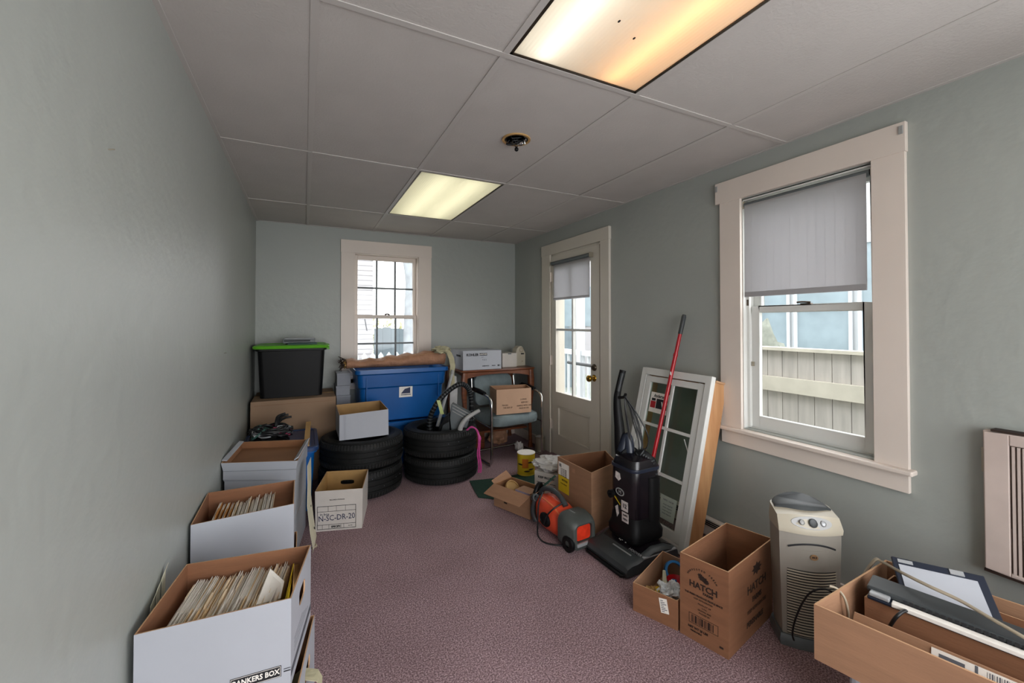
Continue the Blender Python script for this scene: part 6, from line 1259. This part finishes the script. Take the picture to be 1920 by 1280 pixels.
Bq = [V3(p, 0.283) for p in q]; Tq = [V3(p, 0.452) for p in q]; open_box(Bq, Tq, ('card', 'card', 'carde'), t=0.006, parent=t)
mb = MB(); a0_, a1_ = Vector((1.515, 0.72, 0)), Vector((1.695, -0.03, 0)); mb.hexa([V3(a0_, 0.292), V3(a1_, 0.292), V3(a1_, 0.292)+Vector((0.004, 0.001, 0)), V3(a0_, 0.292)+Vector((0.004, 0.001, 0))], [V3(a0_+Vector((0.05, 0, 0)), 0.415), V3(a1_+Vector((0.05, 0, 0)), 0.415), V3(a1_+Vector((0.054, 0.001, 0)), 0.415), V3(a0_+Vector((0.054, 0.001, 0)), 0.415)]); fl_ = mb.build('inner_flap', 'card', t)
f0_, f1_ = V3(a0_+Vector((0.048, 0, 0)), 0.415), V3(a1_+Vector((0.048, 0, 0)), 0.415); X = face_frame(V3(a0_, 0.292), V3(a1_, 0.292), f0_, 0.0008)
mb = MB(); mb.T = X; mb.box(0.185, 0.43, 0.080, 0.127, 0, 0.0006); lb = mb.build('shipping_label', 'paper', fl_)
mb = MB(); mb.T = X
for k in range(30): mb.box(0.29+0.0042*k, 0.29+0.0042*k+0.0012*(1+(k*7) % 3)*0.7, 0.095, 0.122, 0.0006, 0.001)
mb.box(0.20, 0.25, 0.106, 0.118, 0.0006, 0.001); mb.box(0.268, 0.274, 0.085, 0.126, 0.0006, 0.001); mb.build('label_print', 'greyi', lb)
qi = [(1.660, 0.735), (1.835, -0.03), (2.07, -0.02), (1.895, 0.750)]
t = thing('cardboard_box', 'brown inner carton nested in the big electronics box', 'box', (1.86, 0.36, 0.289))
Bi_ = [V3(p, 0.290) for p in qi]; Ti_ = [V3(p, 0.428) for p in qi]; open_box(Bi_, Ti_, ('cardd', 'cardd', 'carde'), t=0.004, parent=t)
# printer slab lying on the inner carton
al = (Vector((1.835, -0.03, 0))-Vector((1.660, 0.735, 0))).normalized(); ac = Vector((-al.y, al.x, 0))
o_ = V3((1.648, 0.728), 0.430)
XPp = Matrix(((al.x, ac.x, 0, o_.x), (al.y, ac.y, 0, o_.y), (0, 0, 1, o_.z), (0, 0, 0, 1))) @ Matrix.Rotation(R(3), 4, 'X')
t = thing('flat_scanner', 'long grey flat scanner with white strip lying across the big electronics box', 'scanner', tuple(o_))
mb = MB(); mb.T = XPp; mb.box(0.005, 0.52, 0.0, 0.125, 0.002, 0.014); mb.build('base', 'nvy', t, bevel=0.004)
mb = MB(); mb.T = XPp; mb.box(0.065, 0.36, -0.002, 0.02, 0.006, 0.019); mb.build('white_strip', 'paper', t, bevel=0.002)
mb = MB(); mb.T = XPp; mb.box(0.0, 0.50, 0.022, 0.110, 0.0145, 0.034); mb.build('lid', 'dgrey', t, bevel=0.006)
mb = MB(); mb.T = XPp
for k in range(26): mb.box(0.09+0.014*k, 0.099+0.014*k, 0.0195, 0.0221, 0.016, 0.030)
mb.build('vent_ribs', 'ink', t)
mb = MB(); mb.T = XPp; mb.box(0.01, 0.06, 0.0, 0.03, 0.0145, 0.026); mb.build('hinge_block', 'silver', t, bevel=0.003)
mb = MB(); mb.T = XPp; mb.box(0.40, 0.49, -0.002, 0.02, 0.0145, 0.028); mb.build('end_block', 'silver', t, bevel=0.006)
# open frame panel standing at the back
a, b = az(1673, 1042, 0.508), az(1848, 1080, 0.500); c, d = az(1862, 1142, 0.435)+Vector((0.02, 0, 0)), az(1690, 1110, 0.437)
c = b+(d-a)
X = face_frame(d, c, a, 0); wd = (c-d).length; hh = (a-d).length
t = thing('screen_panel', 'black framed panel with white inner sheet standing at the back of the electronics box', 'electronics', tuple(d))
mb = MB(); mb.T = X; mb.box(0, wd, -0.04, hh, -0.010, 0); mb.build('frame', 'nvy', t, bevel=0.003)
mb = MB(); mb.T = X; mb.box(0.014, wd-0.024, -0.03, hh-0.026, 0.0002, 0.003); mb.build('white_sheet', 'wcard', t)
mb = MB(); mb.T = X; mb.box(0.015, 0.055, hh-0.018, hh-0.006, 0.0, 0.0015); mb.build('hinge_plate', 'silver', t); mb = MB(); mb.T = X; mb.box(wd*0.63, wd*0.78, hh-0.02, hh-0.004, 0.0, 0.0035); mb.build('hinge_plate', 'silver', t)
# cables
mb = MB(); pts = [az(1600, 1110, 0.33), az(1638, 1054, 0.455), az(1655, 1056, 0.462), az(1690, 1075, 0.495), az(1740, 1100, 0.500), az(1800, 1128, 0.495), az(1860, 1163, 0.49), az(1925, 1200, 0.485), az(1980, 1230, 0.47)]
for dx in (-0.004, 0.0, 0.004): mb.tube([p+Vector((dx, dx*0.6, 0.004)) for p in pts], 0.0036, smooth=6, seg=6)
tag(mb.build('flat_grey_cable', 'gcord', smooth=60), 'flat pale grey cable stretched over the scanner in the electronics box', 'cable')
mb = MB(); mb.tube([az(1664, 1184, 0.34), az(1672, 1168, 0.40), az(1684, 1153, 0.435), az(1700, 1144, 0.443), az(1722, 1148, 0.440), az(1745, 1160, 0.425), az(1755, 1175, 0.40)], 0.005, smooth=6, seg=8); tag(mb.build('black_cable', 'cord', smooth=60), 'short thick black cable curving over the inner carton of the electronics box', 'cable')
mb = MB(); mb.tube([az(1555, 1098, 0.455), az(1570, 1104, 0.45), az(1584, 1122, 0.43), az(1590, 1150, 0.38), az(1588, 1170, 0.33)], 0.004, smooth=6, seg=8); tag(mb.build('brown_grey_cable', 'gcord', smooth=60), 'thin brownish cable hanging down the left inside of the electronics box', 'cable')
# small nails in the left wall
for k, (u, v) in enumerate(((203, 280), (420, 662))):
    p = ax(u, v, XL); mb = MB(); mb.tube([p, p+Vector((0.012, 0, 0.002))], 0.0015, seg=6); tag(mb.build('nail', 'steel'), ['small nail high on the left wall, nearest the camera', 'small nail low on the left wall, above the second stack'][k], 'nail', 'wall nails')
